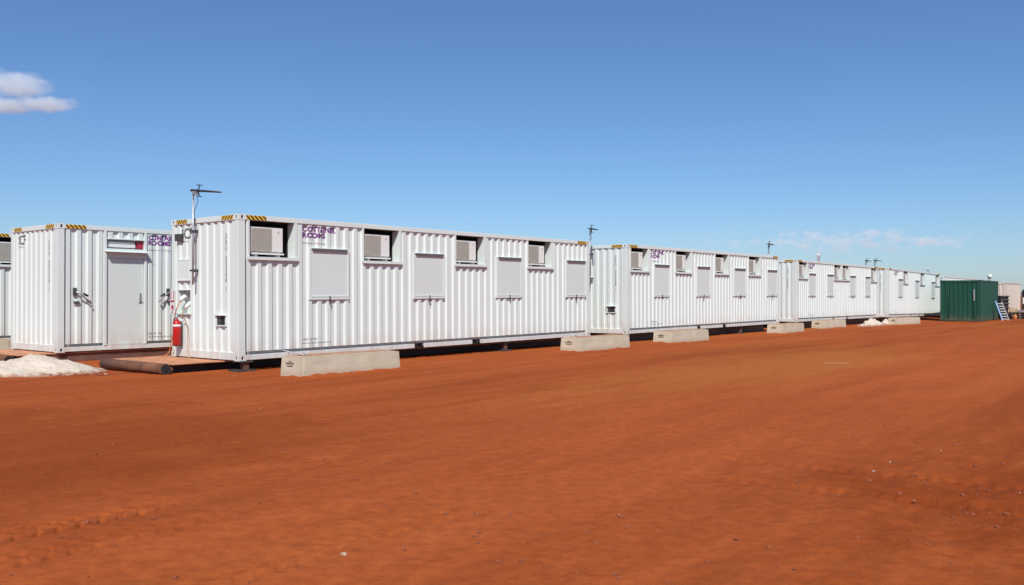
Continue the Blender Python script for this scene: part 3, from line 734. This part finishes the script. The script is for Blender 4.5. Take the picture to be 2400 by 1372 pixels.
skB = skid('rusty steel skid under the left container with the grey door', B_, 0.05, 2.42, -1.1, (0.07, 1.9))
def under_blocker(label, c):  # unseen black beams, added to block light and darken the underside
    r = thing('steel_skid', label, 'skid', (c.location.x, c.location.y, gz(c.location.x, c.location.y)), c.rotation_euler.z, 'steel skids under the containers')
    h = c.location.z-0.012-r.location.z
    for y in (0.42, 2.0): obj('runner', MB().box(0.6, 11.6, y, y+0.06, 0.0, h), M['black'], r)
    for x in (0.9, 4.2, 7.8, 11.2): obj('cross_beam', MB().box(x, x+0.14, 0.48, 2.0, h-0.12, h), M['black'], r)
under_blocker('added black beams that darken the gap under the second container of the row', C2)
under_blocker('added black beams that darken the gap under the third container of the row', C3)
def stool(label, c, x, y):
    p = on(c, x, y, 0); z0 = gz(p.x, p.y); h = p.z-z0
    r = thing('support_stool', label, 'support', (p.x, p.y, z0), c.rotation_euler.z, 'steel stools holding up the containers')
    obj('base_plate', MB().box(-0.20, 0.20, -0.06, 0.30, -0.01, 0.035), M['steel'], r, 'st_base')
    obj('post', MB().box(-0.03, 0.09, 0.02, 0.14, 0.035, h-0.032), M['rustbeam'], r)
    obj('cap_plate', MB().box(-0.14, 0.16, -0.02, 0.24, h-0.032, h-0.002), M['steel'], r)
stool('steel stool under the near corner of the nearest container', A_, 0.16, 0.0)
stool('steel stool under the middle of the nearest container, right of the forklift pockets', A_, 8.35, 0.06)
stool('steel stool under the second container, beyond the third concrete block', C2, 8.6, 0.06)

# ------------------------------------------------------------------ fittings that hang on the containers
def antenna_mb():
    r = thing('tv_antenna', 'x', 'antenna', (0, 0, 0))
    ms = obj('mast', MB().tube([(0, 0, 0), (0, 0, 1.92)], 0.021, 8), M['galv'], r, 'an_mast')
    for z in (0.29, 1.10): obj('clamp', MB().box(-0.035, 0.05, -0.06, 0.07, z-0.018, z+0.018).box(0.03, 0.10, -0.03, 0.03, z-0.03, z+0.03), M['steel'], ms, f'an_cl{z}')
    hd = obj('boom', MB().tube([(0, 0.07, 1.945), (0, -0.98, 1.83)], [0.028, 0.016], 8), M['black'], r, 'an_boom')
    def els():
        q = MB()
        for k in range(13):
            y = -0.30-0.055*k; z = 1.905-0.0061*k
            l = 0.10-0.003*k; q.tube([(-l, y, z), (l, y, z)], 0.004, 5)
        return q
    obj('director', els, M['black'], hd, 'an_dir')
    obj('reflector', MB().tube([(0, -0.20, 1.92), (0.0, -0.23, 2.03)], 0.012, 6).tube([(-0.06, -0.23, 2.03), (0.06, -0.24, 2.03)], 0.009, 6).tube([(0, -0.20, 1.92), (0, -0.22, 1.80)], 0.012, 6).tube([(-0.06, -0.22, 1.80), (0.06, -0.22, 1.80)], 0.009, 6).tube([(-0.13, -0.12, 1.93), (0.13, -0.12, 1.93)], 0.010, 6), M['black'], hd, 'an_refl')
    obj('balun', MB().box(-0.03, 0.03, -0.14, -0.02, 1.84, 1.92), M['galv'], hd, 'an_bal')
    obj('cable', MB().tube([(0, -0.10, 1.85), (0, -0.17, 1.78), (0.01, -0.16, 1.70), (0.01, -0.10, 1.60), (0.01, -0.03, 1.52), (0.026, 0, 1.35), (0.026, 0, 0.4)], 0.006, 6), M['black'], r, 'an_cab')
    return r
an0 = antenna_mb()
def put_antenna(o, c, x, y, z, label, flip=False, tilt=0):
    o.matrix_world = Matrix.Translation(on(c, x, y, z)) @ Matrix.Rotation(c.rotation_euler.z + (math.pi if flip else 0), 4, 'Z') @ Matrix.Rotation(R(tilt), 4, 'Z')
    o['label'] = label; o['group'] = 'tv antennas on masts'
put_antenna(an0, A_, -0.095, 1.46, 1.51, 'TV antenna on a grey mast clamped to the end wall of the nearest container')
put_antenna(copy_tree(an0), C2, -0.095, 1.36, 1.51, 'TV antenna rising between the nearest container and the second container', tilt=-42)
put_antenna(copy_tree(an0), C2, CL*1.0037+0.10, 0.52, 1.51, 'TV antenna standing at the far end of the second container', tilt=-55)
put_antenna(copy_tree(an0), C3, CL+0.10, 0.22, 1.35, 'right one of two TV antennas at the far end of the third container', tilt=-50)
put_antenna(copy_tree(an0), C3, CL+0.10, 0.70, 1.35, 'left one of two TV antennas at the far end of the third container', tilt=-55)

def vent_pipe(label, c, x, y, h, r_=0.05):
    p = on(c, x, y, CH-0.035)
    o = obj('vent_pipe', MB().lathe([(r_, 0), (r_, h-0.07), (r_*1.25, h-0.06), (r_*1.25, h-0.02), (r_*0.6, h)], n=12), M['whiteplastic'])
    o.location = p; tag(o, label, 'pipe', 'vent pipes on container roofs')
vent_pipe('white vent pipe on the roof of the third container', C3, 3.2, 0.16, 0.40, 0.075)
vent_pipe('white vent pipe on the roof of the fourth container', C4, 9.6, 0.16, 0.36, 0.07)

# fire extinguisher and its sign
ex = thing('fire_extinguisher', 'red fire extinguisher with a white band hanging on the end wall by the post', 'fire extinguisher')
ex.matrix_world = Matrix.Translation(on(A_, -0.105, 2.065, 0.245)) @ Matrix.Rotation(A_.rotation_euler.z, 4, 'Z')
obj('cylinder', MB().lathe([(0.074, 0.0), (0.085, 0.012), (0.085, 0.43), (0.078, 0.475), (0.052, 0.515), (0.026, 0.53), (0.024, 0.548)], n=28), M['red'], ex)
obj('label_band', MB().lathe([(0.0862, 0.385), (0.0862, 0.435)], n=28), M['whiteplastic'], ex)
vl = obj('valve', MB().lathe([(0.022, 0.548), (0.022, 0.585), (0.012, 0.60)], n=12).box(-0.014, 0.014, -0.05, 0.11, 0.585, 0.598).box(-0.012, 0.012, -0.03, 0.10, 0.615, 0.626), M['galv'], ex)
obj('hose', MB().tube([(0, 0.03, 0.57), (0, 0.10, 0.56), (-0.01, 0.122, 0.46), (-0.01, 0.118, 0.24), (-0.01, 0.112, 0.12)], 0.012, 8), M['black'], ex)
obj('wall_bracket', MB().box(0.07, 0.10, -0.03, 0.03, -0.03, 0.50).box(-0.05, 0.09, -0.05, 0.05, -0.02, -0.003), M['steel'], ex)
F2 = lambda s: 0.0
def lbl():
    me_ = text_mesh(['A', 'B', 'E'], 0.06, 0, 0.30, lambda s, y, z: (-0.0868*math.cos((s-0.025)/0.0868), -0.0868*math.sin((s-0.025)/0.0868), z), F2, [-0.02, 0, 0.02], None, True, y_off=0)
    return me_
o = obj('lettering', lbl, [], ex); o.data.materials.append(M['whiteplastic'])
sg = thing('extinguisher_sign', 'white and red extinguisher sign on the corner post above the fire extinguisher', 'sign')
sg.matrix_world = Matrix.Translation(on(A_, -0.009, 2.40, 0.90)) @ Matrix.Rotation(A_.rotation_euler.z, 4, 'Z')
obj('plate', MB().box(0.0, 0.006, -0.095, 0.095, 0.0, 0.50), M['whiteplastic'], sg)
obj('red_marks', MB().box(-0.0025, 0.0, 0.045, 0.07, 0.30, 0.49).box(-0.0025, 0.0, -0.06, -0.035, 0.30, 0.49).box(-0.0025, 0.0, -0.075, 0.08, 0.245, 0.285), M['redprint'], sg)
obj('arrow', MB().hexa([(-0.0025,-0.07,0.115),(0,-0.07,0.115),(0,0.07,0.115),(-0.0025,0.07,0.115),(-0.0025,-0.012,0.19),(0,-0.012,0.19),(0,0.012,0.19),(-0.0025,0.012,0.19)]).box(-0.0025, 0, -0.07, 0.05, 0.085, 0.100).box(-0.0025, 0, -0.03, 0.05, 0.05, 0.062).box(-0.0025, 0, -0.03, 0.05, 0.02, 0.032), M['redprint'], sg)
# leads
def cord(name, label, cat, pts, r, mt):
    P = [Vector(p) for p in pts]; S = []
    for i in range(len(P)-1):
        p0 = P[max(i-1, 0)]; p1 = P[i]; p2 = P[i+1]; p3 = P[min(i+2, len(P)-1)]
        for k in range(6):
            t = k/6; S.append(0.5*((2*p1)+(p2-p0)*t+(2*p0-5*p1+4*p2-p3)*t*t+(3*p1-p0-3*p2+p3)*t**3))
    S.append(P[-1])
    o = obj(name, MB().tube(S, r, 7), M[mt]); return tag(o, label, cat)
cord('extension_cord', 'orange lead hanging from the power inlet down to the rusty deck', 'cord', [on(A_, *p) for p in ((-0.03,2.06,1.17),(-0.08,2.10,1.02),(-0.05,2.22,0.88),(-0.04,2.30,0.60),(-0.05,2.40,0.22),(-0.10,2.45,0.04),(-0.25,2.55,-0.012),(-0.55,2.62,-0.010),(-0.8,2.4,-0.012))], 0.010, 'orange')
cord('power_lead', 'pale lead looping from the lower power socket to the bottom rail', 'cord', [on(A_, *p) for p in ((-0.03,1.86,1.02),(-0.10,1.90,0.85),(-0.06,1.80,0.78),(-0.03,1.78,0.5),(-0.03,1.80,0.2),(-0.05,1.72,0.10),(-0.06,1.66,0.0),(-0.12,1.66,-0.014))], 0.009, 'wood')

# ------------------------------------------------------------------ concrete blocks
def block_mesh(seed):
    g = random.Random(seed); b = bmesh.new()
    L_, w, h = 2.50, 0.62, 0.40
    nx, ny, nz = 26, 7, 5
    bmesh.ops.create_cube(b, size=1.0)
    bmesh.ops.bevel(b, geom=b.edges[:], offset=0.035, segments=2, affect='EDGES')
    for ax, n in ((0, nx), (1, ny), (2, nz)):
        for k in range(1, n):
            co = [0, 0, 0]; co[ax] = -0.5+k/n; no = [0, 0, 0]; no[ax] = 1
            bmesh.ops.bisect_plane(b, geom=b.verts[:]+b.edges[:]+b.faces[:], plane_co=co, plane_no=no)
    ph = g.random()*50
    for v in b.verts:
        x, y, z = v.co; k = 1-0.07*(z+0.5)
        ex_ = 0.5-abs(x)
        X_ = (x+0.5)*L_; Y_ = (y*k+0.5)*w
        if ex_ < 0.05: X_ = X_ + (0.025 if x < 0 else -0.025)*(z+0.5)
        Z_ = (z+0.5)*h
        n_ = float(vnoise(np.array([X_*3+ph]), np.array([(Y_+Z_*1.7)*5]), seed)[0])-0.5
        n2 = float(vnoise(np.array([X_*9+ph]), np.array([(Y_-Z_)*11]), seed+7)[0])
        low = max(0, 1-Z_/0.12)
        chip = 0.03*max(0, n2-0.66)*3*low
        Y_ += 0.008*n_ + (chip if y < 0 else -chip); X_ += 0.006*n_; Z_ += 0.010*n_*(1 if z > 0 else 0.3)
        v.co = (X_, Y_, Z_)
    b.normal_update()
    me_ = bpy.data.meshes.new('concrete_block'); b.to_mesh(me_)
    me_.materials.append(M['concrete']); me_.materials.append(M['dusttop'])
    for p in me_.polygons:
        p.material_index = 1 if p.normal.z > 0.9 else 0
    b.free(); return me_
bm_meshes = [block_mesh(s) for s in (2, 5)]
def block(label, x, y, th, seed=0, sc=1.0):
    """x, y: corner on the ground nearest the camera; the block runs away along th"""
    o = thing('concrete_block', label, 'block', (x, y, gz(x, y)-0.012), R(90)-th, 'concrete blocks in front of the containers')
    o.scale = (sc, 1, 1)
    bd = obj('body', bm_meshes[seed % 2], None, o)
    def stamp():
        q = MB()
        q.box(-0.004, 0.02, 0.27, 0.35, 0.305, 0.316); q.box(-0.004, 0.02, 0.20, 0.43, 0.275, 0.290); q.box(-0.004, 0.02, 0.23, 0.40, 0.225, 0.240); return q
    obj('stamp', stamp, M['stamp'], o, 'bl_stamp')
    def loop():
        q = MB(); q.tube([(0.30+0.06*math.cos(t), 0.31, 0.385+0.055*math.sin(t)) for t in [math.pi*k/8 for k in range(9)]], 0.010, 7); return q
    obj('lifting_loop', loop, M['galv'], o, 'bl_loop')
    return o
T = R(39)
block('concrete block nearest the camera, before the nearest container', -3.85, 15.86, R(39.5), 0)
block('concrete block under the gap between the nearest and second containers', 1.74, 22.95, R(41), 1)
block('concrete block before the near half of the second container', 4.86, 26.85, R(39), 0, 1.08)
block('concrete block at the far corner of the second container', 10.56, 34.2, R(38), 1, 1.05)
block('concrete block before the near half of the third container, beside white rubble', 14.42, 40.35, R(42), 0, 1.1)
block('farthest concrete block, standing before the fourth container', 20.45, 46.1, R(47), 1, 1.12)
block('concrete block at the left picture edge behind the rusty skid', -14.35, 20.45, R(39), 0)
cord('white_hose', 'thin white hose lying across the top of the nearest concrete block', 'hose', [on(A_, 1.05, 0.03, 0.16), on(A_, 1.12, -0.12, 0.13)] + [(-3.98, 16.32, 0.418), (-3.84, 16.22, 0.408)], 0.008, 'whiteplastic')

# ------------------------------------------------------------------ heaps of white sand and rubble
def heap(name, label, cat, cx, cy, rx, ry, h, rot, seed, lump=0.10, n=72, pw=1.25):
    u = np.linspace(-1.25, 1.25, n); U, V = np.meshgrid(u, u)
    rr = np.sqrt(U**2+V**2) + 0.22*(vnoise(U*2.2+seed, V*2.2, seed)-0.5) + 0.08*(vnoise(U*6+seed, V*6, seed+1)-0.5)
    prof_ = np.clip(1-np.clip(rr, 0, 2)**pw, -0.4, 1)
    c, s = math.cos(rot), math.sin(rot)
    X_ = cx + U*rx*c - V*ry*s; Y_ = cy + U*rx*s + V*ry*c
    ln = vnoise(X_*3.1, Y_*3.1, seed+2)-0.5; l2 = vnoise(X_*9, Y_*9, seed+3)-0.5; l3 = vnoise(X_*22, Y_*22, seed+4)-0.5
    Zl = h*prof_ + np.clip(prof_+0.1, 0, 1)*(lump*ln + lump*0.5*l2 + lump*0.22*l3)
    Z_ = ground_h(X_, Y_, False) + Zl - 0.02
    keep = Zl > -0.10
    idx = np.arange(n*n).reshape(n, n); f = []
    for i in range(n-1):
        for j in range(n-1):
            if keep[i, j] or keep[i+1, j] or keep[i, j+1] or keep[i+1, j+1]: f.append((idx[i, j], idx[i, j+1], idx[i+1, j+1], idx[i+1, j]))
    me_ = bpy.data.meshes.new(name); me_.from_pydata([(a, b_, z) for a, b_, z in zip((X_-cx).ravel(), (Y_-cy).ravel(), Z_.ravel())], [], f)
    me_.materials.append(M['sand']); me_.polygons.foreach_set('use_smooth', [True]*len(f)); me_.update()
    o = bpy.data.objects.new(name, me_); COL.objects.link(o); o.location = (cx, cy, 0)
    return tag(o, label, cat)
heap('sand_heap', 'low heap of white sand on the red ground left of the rusty skid', 'sand heap', -9.42, 16.98, 1.55, 1.0, 0.345, R(12), 4, 0.13, 110)
heap('rubble_heap', 'heap of pale rubble between the two farthest concrete blocks, left part', 'rubble heap', 18.35, 44.6, 1.7, 0.5, 0.20, R(51), 8, 0.34, 64, 2.6)
heap('rubble_heap', 'small pale rubble heap touching the farthest concrete block', 'rubble heap', 20.2, 46.8, 0.8, 0.45, 0.19, R(50), 14, 0.26, 50, 2.4)
heap('sand_heap', 'pale sand piled on the ground by the left picture edge', 'sand heap', -13.55, 22.35, 0.8, 0.5, 0.42, R(51), 19, 0.10, 40)

# loose clods and stones over the yard: nobody could count them
def stones(name, n, area, smin, smax, mats, seed):
    g = random.Random(seed); V_ = []; F_ = []; Mi = []
    base = bmesh.new(); bmesh.ops.create_icosphere(base, subdivisions=1, radius=1.0)
    bv = [v.co.copy() for v in base.verts]; bf = [[v.index for v in f.verts] for f in base.faces]; base.free()
    pts = [area(g) for _ in range(n)]
    zs = ground_h(np.array([p[0] for p in pts]), np.array([p[1] for p in pts]))
    for (x, y), z in zip(pts, zs):
        s = smin*(smax/smin)**(g.random()**2.2); q = [s*(0.7+0.6*g.random()) for _ in range(3)]; a = g.random()*6.28
        o_ = len(V_); k = 0 if g.random() < 0.975 else 1
        for v in bv:
            j = 0.75+0.5*g.random()
            X_ = v.x*q[0]*j; Y_ = v.y*q[1]*j
            V_.append((x+X_*math.cos(a)-Y_*math.sin(a), y+X_*math.sin(a)+Y_*math.cos(a), z+0.25*s+v.z*q[2]*0.6*j))
        for f in bf: F_.append([o_+i for i in f]); Mi.append(k)
    me_ = bpy.data.meshes.new(name); me_.from_pydata(V_, [], F_)
    for m in mats: me_.materials.append(m)
    me_.polygons.foreach_set('material_index', Mi); me_.update()
    o = bpy.data.objects.new(name, me_); COL.objects.link(o); o['kind'] = 'stuff'; o['label'] = 'loose red clods and pale pebbles strewn over the dirt yard'
    return o
M['clod'] = simple('red_clod', (0.27, 0.075, 0.03), 0.95, var=0.25, scale=20)
M['pebble'] = simple('pale_pebble', (0.52, 0.36, 0.26), 0.9, var=0.2, scale=20)
def yard(g):
    r = 3.0*(26/3.0)**g.random(); a = R(g.uniform(-36, 36)); return (r*math.sin(a), r*math.cos(a))
def churn(g): return (g.gauss(3.9, 1.0), g.gauss(6.3, 1.3))
stones('gravel', 1100, lambda g: churn(g) if g.random() < 0.3 else yard(g), 0.005, 0.022, [M['clod'], M['pebble']], 77)
# spill of stones at the foot of the white sand heap
stones('rubble', 160, lambda g: (-8.25+g.uniform(-0.75, 0.75), 16.42+g.uniform(-0.12, 0.55)), 0.010, 0.045, [M['clod'], M['pebble']], 78)['label'] = 'red clods spilled along the foot of the white sand heap'

st = obj('wooden_stake', MB().box(-0.27, 0.27, -0.012, 0.012, -0.004, 0.012), M['dusttop']); st.location = (7.25, 19.5, gz(7.25, 19.5)); st.rotation_euler = (0, 0, R(-3))
tag(st, 'thin pale stake lying flat on the open red ground', 'stake')

# ------------------------------------------------------------------ far right corner of the yard
GZ = CZ-1.568
def far(px, y): return Vector(((px-1200)/2045*y, y, GZ))
# ladder against the green container
p = Vector((31.30, 55.72, GZ))
ld = thing('ladder', 'blue step ladder with pale rungs leaning at the green container', 'ladder', p, R(-20))
for x0 in (0.0, 0.38):
    obj('stile', MB().hexa([(x0,0,0),(x0+0.055,0,0),(x0+0.055,0.06,0),(x0,0.06,0),(x0-0.32 if x0 == 0 else x0-0.36,0.5,1.25),(x0-0.265 if x0 == 0 else x0-0.305,0.5,1.25),(x0-0.265 if x0 == 0 else x0-0.305,0.56,1.25),(x0-0.32 if x0 == 0 else x0-0.36,0.56,1.25)]), M['blue'] if x0 == 0 else M['steel'], ld)  # right stile coloured dark to stand for its shaded side
for k in range(7):
    t = 0.08+k*0.13; obj('rung', MB().box(0.075-0.32*t, 0.385-0.35*t, 0.46*t, 0.10+0.46*t, 1.25*t-0.02, 1.25*t+0.022), M['leaf'], ld)
# stack of black tubs
def tub(i):
    z = [0.0, 0.42, 0.67, 0.92, 1.16][i]
    o = thing('plastic_tub', ['bottom black tub of the nested stack by the ladder', 'second black tub from the bottom of the nested stack', 'middle rim in the nested stack of black tubs', 'second black tub from the top of the nested stack', 'topmost black tub of the nested stack by the ladder'][i], 'tub', p0 + Vector((0, 0, z)), R(10), 'nested black tubs')
    def sh():
        q = MB(); a, c_, h = 0.25, 0.31, 0.42
        for s0, s1, z0, z1 in ((a, c_, 0.0, h),):
            q.hexa([(-s0,-s0*.8,z0),(s0,-s0*.8,z0),(s0,s0*.8,z0),(-s0,s0*.8,z0),(-s1,-s1*.8,z1),(s1,-s1*.8,z1),(s1,s1*.8,z1),(-s1,s1*.8,z1)])
        return q
    obj('body', sh, M['black'], o, 'tubbody')
    obj('rim', lambda: MB().box(-0.335, 0.335, -0.285, 0.285, 0.365, 0.435), M['tubrim'], o, 'tubrim', bevel=0.012)
p0 = far(2348.5, 58.6)
for i in range(5): tub(i)
# timber pallets with odds and ends
pp = far(2380, 59.6)
for k in range(3):
    pl_ = thing('wooden_pallet', ['bottom dark pallet of the stack right of the black tubs', 'middle dark pallet of the stack right of the black tubs', 'top dark pallet of the stack right of the black tubs'][k], 'pallet', pp+Vector((0.03*k, 0, 0.155*k)), R(4-5*k), 'stacked dark pallets')
    for j in range(6): obj('slat', MB().box(-0.58, 0.58, -0.5+j*0.18, -0.39+j*0.18, 0.122, 0.142), M['oldwood'], pl_, f'sl{j}')
    for j in range(3): obj('bearer', MB().box(-0.56+j*0.51, -0.46+j*0.51, -0.5, 0.51, 0.022, 0.122), M['oldwood'], pl_, f'be{j}')
    for j in range(3): obj('bottom_board', MB().box(-0.58, 0.58, -0.5+j*0.455, -0.4+j*0.455, 0.0, 0.022), M['oldwood'], pl_, f'bb{j}')
cr = thing('timber_crate', 'pale open timber crate on top of the dark pallets', 'crate', pp+Vector((-0.30, 0, 0.455)), R(6))
for z in (0.02, 0.12, 0.22):
    obj('slat', MB().box(-0.25, 0.25, -0.25, -0.23, z, z+0.06), M['wood'], cr); obj('slat', MB().box(-0.25, 0.25, 0.23, 0.25, z, z+0.06), M['wood'], cr)
for x in (-0.26, 0.21):
    for y in (-0.23, 0.19): obj('corner_upright', MB().box(x, x+0.05, y, y+0.04, 0, 0.30), M['wood'], cr)
obj('base', MB().box(-0.21, 0.21, -0.22, 0.22, 0.0, 0.02), M['wood'], cr)
cn = thing('gas_bottle', 'small orange red bottle standing in front of the pallets', 'gas bottle', far(2379, 58.6))
obj('body', MB().lathe([(0.09, 0.0), (0.11, 0.03), (0.11, 0.26), (0.08, 0.31), (0.035, 0.33)], n=16), M['orange'], cn); obj('collar', MB().lathe([(0.05, 0.325), (0.055, 0.39), (0.03, 0.40)], n=12), M['steel'], cn)
wb = thing('water_drum', 'small white drum between the black tubs and the pallets', 'drum', far(2357.5, 58.9))
obj('body', MB().lathe([(0.10, 0.0), (0.12, 0.03), (0.12, 0.40), (0.09, 0.46), (0.04, 0.47)], n=16), M['whiteplastic'], wb); obj('cap', MB().lathe([(0.035, 0.47), (0.035, 0.51)], n=10), M['black'], wb)
tp = obj('folded_tarpaulin', MB().hexa([(-0.38,-0.3,0),(0.38,-0.3,0),(0.38,0.3,0),(-0.38,0.3,0),(-0.33,-0.27,0.15),(0.30,-0.25,0.12),(0.34,0.27,0.16),(-0.30,0.26,0.13)]), M['mauve'], bevel=0.04, seg=3)
tp.location = pp+Vector((0.36, 0.05, 0.453)); tag(tp, 'folded grey mauve tarpaulin lying on the dark pallets', 'tarpaulin')
# grey arched shelter, only its left edge in view
sp = far(2393, 68.0)
sh_ = thing('arched_shelter', 'grey arched canvas shelter at the right picture edge with dark boarded sides', 'shelter', sp, R(-34))
def arch():
    q = MB(); n = 12; r_ = 1.6
    for k in range(n):
        a0, a1 = math.pi*k/n, math.pi*(k+1)/n
        for ro, flip in ((r_, False), (r_-0.04, True)):
            P = [(1.6-ro*math.cos(a0), 0, 1.75+0.75*ro/1.6*math.sin(a0)), (1.6-ro*math.cos(a1), 0, 1.75+0.75*ro/1.6*math.sin(a1)), (1.6-ro*math.cos(a1), 4, 1.75+0.75*ro/1.6*math.sin(a1)), (1.6-ro*math.cos(a0), 4, 1.75+0.75*ro/1.6*math.sin(a0))]
            q.face(P[::-1] if flip else P, smooth=True)
    return q
obj('canopy', arch, M['canvas'], sh_)
obj('side_wall', MB().box(0.0, 0.08, 0.05, 3.95, 0.0, 1.76), M['oldwood'], sh_); obj('side_wall', MB().box(3.12, 3.2, 0.05, 3.95, 0.0, 1.76), M['oldwood'], sh_)
obj('back_wall', MB().box(0.1, 3.1, 3.9, 3.97, 0.0, 1.78), M['oldwood'], sh_); obj('front_board', MB().box(0.081, 3.1, 0.02, 0.07, 0.0, 0.55), M['oldwood'], sh_)
obj('window', MB().box(0.12, 0.5, 0.05, 0.09, 0.95, 1.45), M['whiteplastic'], sh_)
# small domed vent on the roof of the green container
vp = on(G_, 4.85, 0.35, 2.51)
rv = thing('roof_vent', 'small white domed vent with dark neck on the green container roof', 'vent', vp)
obj('neck', MB().lathe([(0.10, -0.02), (0.10, 0.16), (0.085, 0.24)], n=14, mats=[2, 1]), [M['black'], M['black'], M['leaf']], rv)
obj('dome', MB().lathe([(0.10, 0.23), (0.15, 0.27), (0.15, 0.36), (0.12, 0.44), (0.05, 0.48)], n=18), M['whiteplastic'], rv)

# ------------------------------------------------------------------ clouds (real volumes far beyond the yard)
def sky_pt(px, py, y): return Vector(((px-1200)/2045*y, y, CZ + (694-py)/2045*y))
def cloud(name, c, r, lobes, dens, nsc, lo, hi, amp, label=None, cat=None, kind=None):
    """an ellipsoid of air; its vapour gathers in lobes broken up by noise (local metres), and fades out before the ellipsoid ends"""
    m = bpy.data.materials.new(name+'_vapour'); m.use_nodes = True; t = m.node_tree; t.nodes.clear()
    o_ = N(t, 'ShaderNodeOutputMaterial'); v = N(t, 'ShaderNodeVolumePrincipled'); t.links.new(v.outputs[0], o_.inputs['Volume'])
    v.inputs['Color'].default_value = (0.87, 0.955, 1.0, 1); v.inputs['Anisotropy'].default_value = -0.2
    oc = N(t, 'ShaderNodeTexCoord').outputs['Object']
    def fall(cc, rr):
        a = mapping(t, oc, tuple(1/q for q in rr), (0, 0, 0), tuple(-p/q for p, q in zip(cc, rr)))
        n = N(t, 'ShaderNodeVectorMath', operation='LENGTH'); t.links.new(a, n.inputs[0])
        return math_node(t, 'SUBTRACT', 1.0, n.outputs['Value'])
    f = None
    for cc, rr in lobes:
        k = fall(cc, rr); f = k if f is None else math_node(t, 'MAXIMUM', f, k)
    n1 = noise(t, mapping(t, oc, nsc), 1.0, 6, 0.62, 0.5)
    d = math_node(t, 'ADD', f, math_node(t, 'MULTIPLY', math_node(t, 'SUBTRACT', n1, 0.5), amp))
    d = ramp(t, d, [(lo, 0.0), (hi, 1.0)])
    edge = ramp(t, fall((0, 0, 0), r), [(0.0, 0.0), (0.30, 1.0)])
    t.links.new(math_node(t, 'MULTIPLY', math_node(t, 'MULTIPLY', d, edge), dens), v.inputs['Density'])
    b = bmesh.new(); bmesh.ops.create_icosphere(b, subdivisions=4, radius=1.0)
    for q in b.verts: q.co = Vector((q.co.x*r[0]*1.02, q.co.y*r[1]*1.02, q.co.z*r[2]*1.02))
    me_ = bpy.data.meshes.new(name); b.to_mesh(me_); b.free(); me_.materials.append(m)
    o = bpy.data.objects.new(name, me_); COL.objects.link(o); o.location = c
    return tag(o, label, cat, None, kind)
D1 = 1500.0; k1 = D1/2045; cc = sky_pt(10, 225, D1)
L1 = [((( px-10)*k1, dy, (225-py)*k1), (rx*k1, 45, rz_*k1)) for px, py, dy, rx, rz_ in ((42, 200, 0, 92, 40), (-50, 194, 0, 95, 54), (105, 247, -5, 100, 22), (20, 250, -5, 90, 24)  )]
cloud('cloud', cc, (240*k1, 75, 125*k1), L1, 0.030, (0.045, 0.035, 0.075), 0.18, 0.58, 1.15, 'white cloud in the upper left of the blue sky', 'cloud')
D2 = 4000.0; k2 = D2/2045; cc = sky_pt(1985, 556, D2)
cloud('clouds', cc, (760*k2, 330, 92*k2), [((0, 0, -10*k2), (820*k2, 420, 85*k2))], 0.0065, (0.0150, 0.010, 0.024), 0.84, 1.22, 2.4, 'faint scraps of cloud low in the sky over the far containers', None, 'stuff')
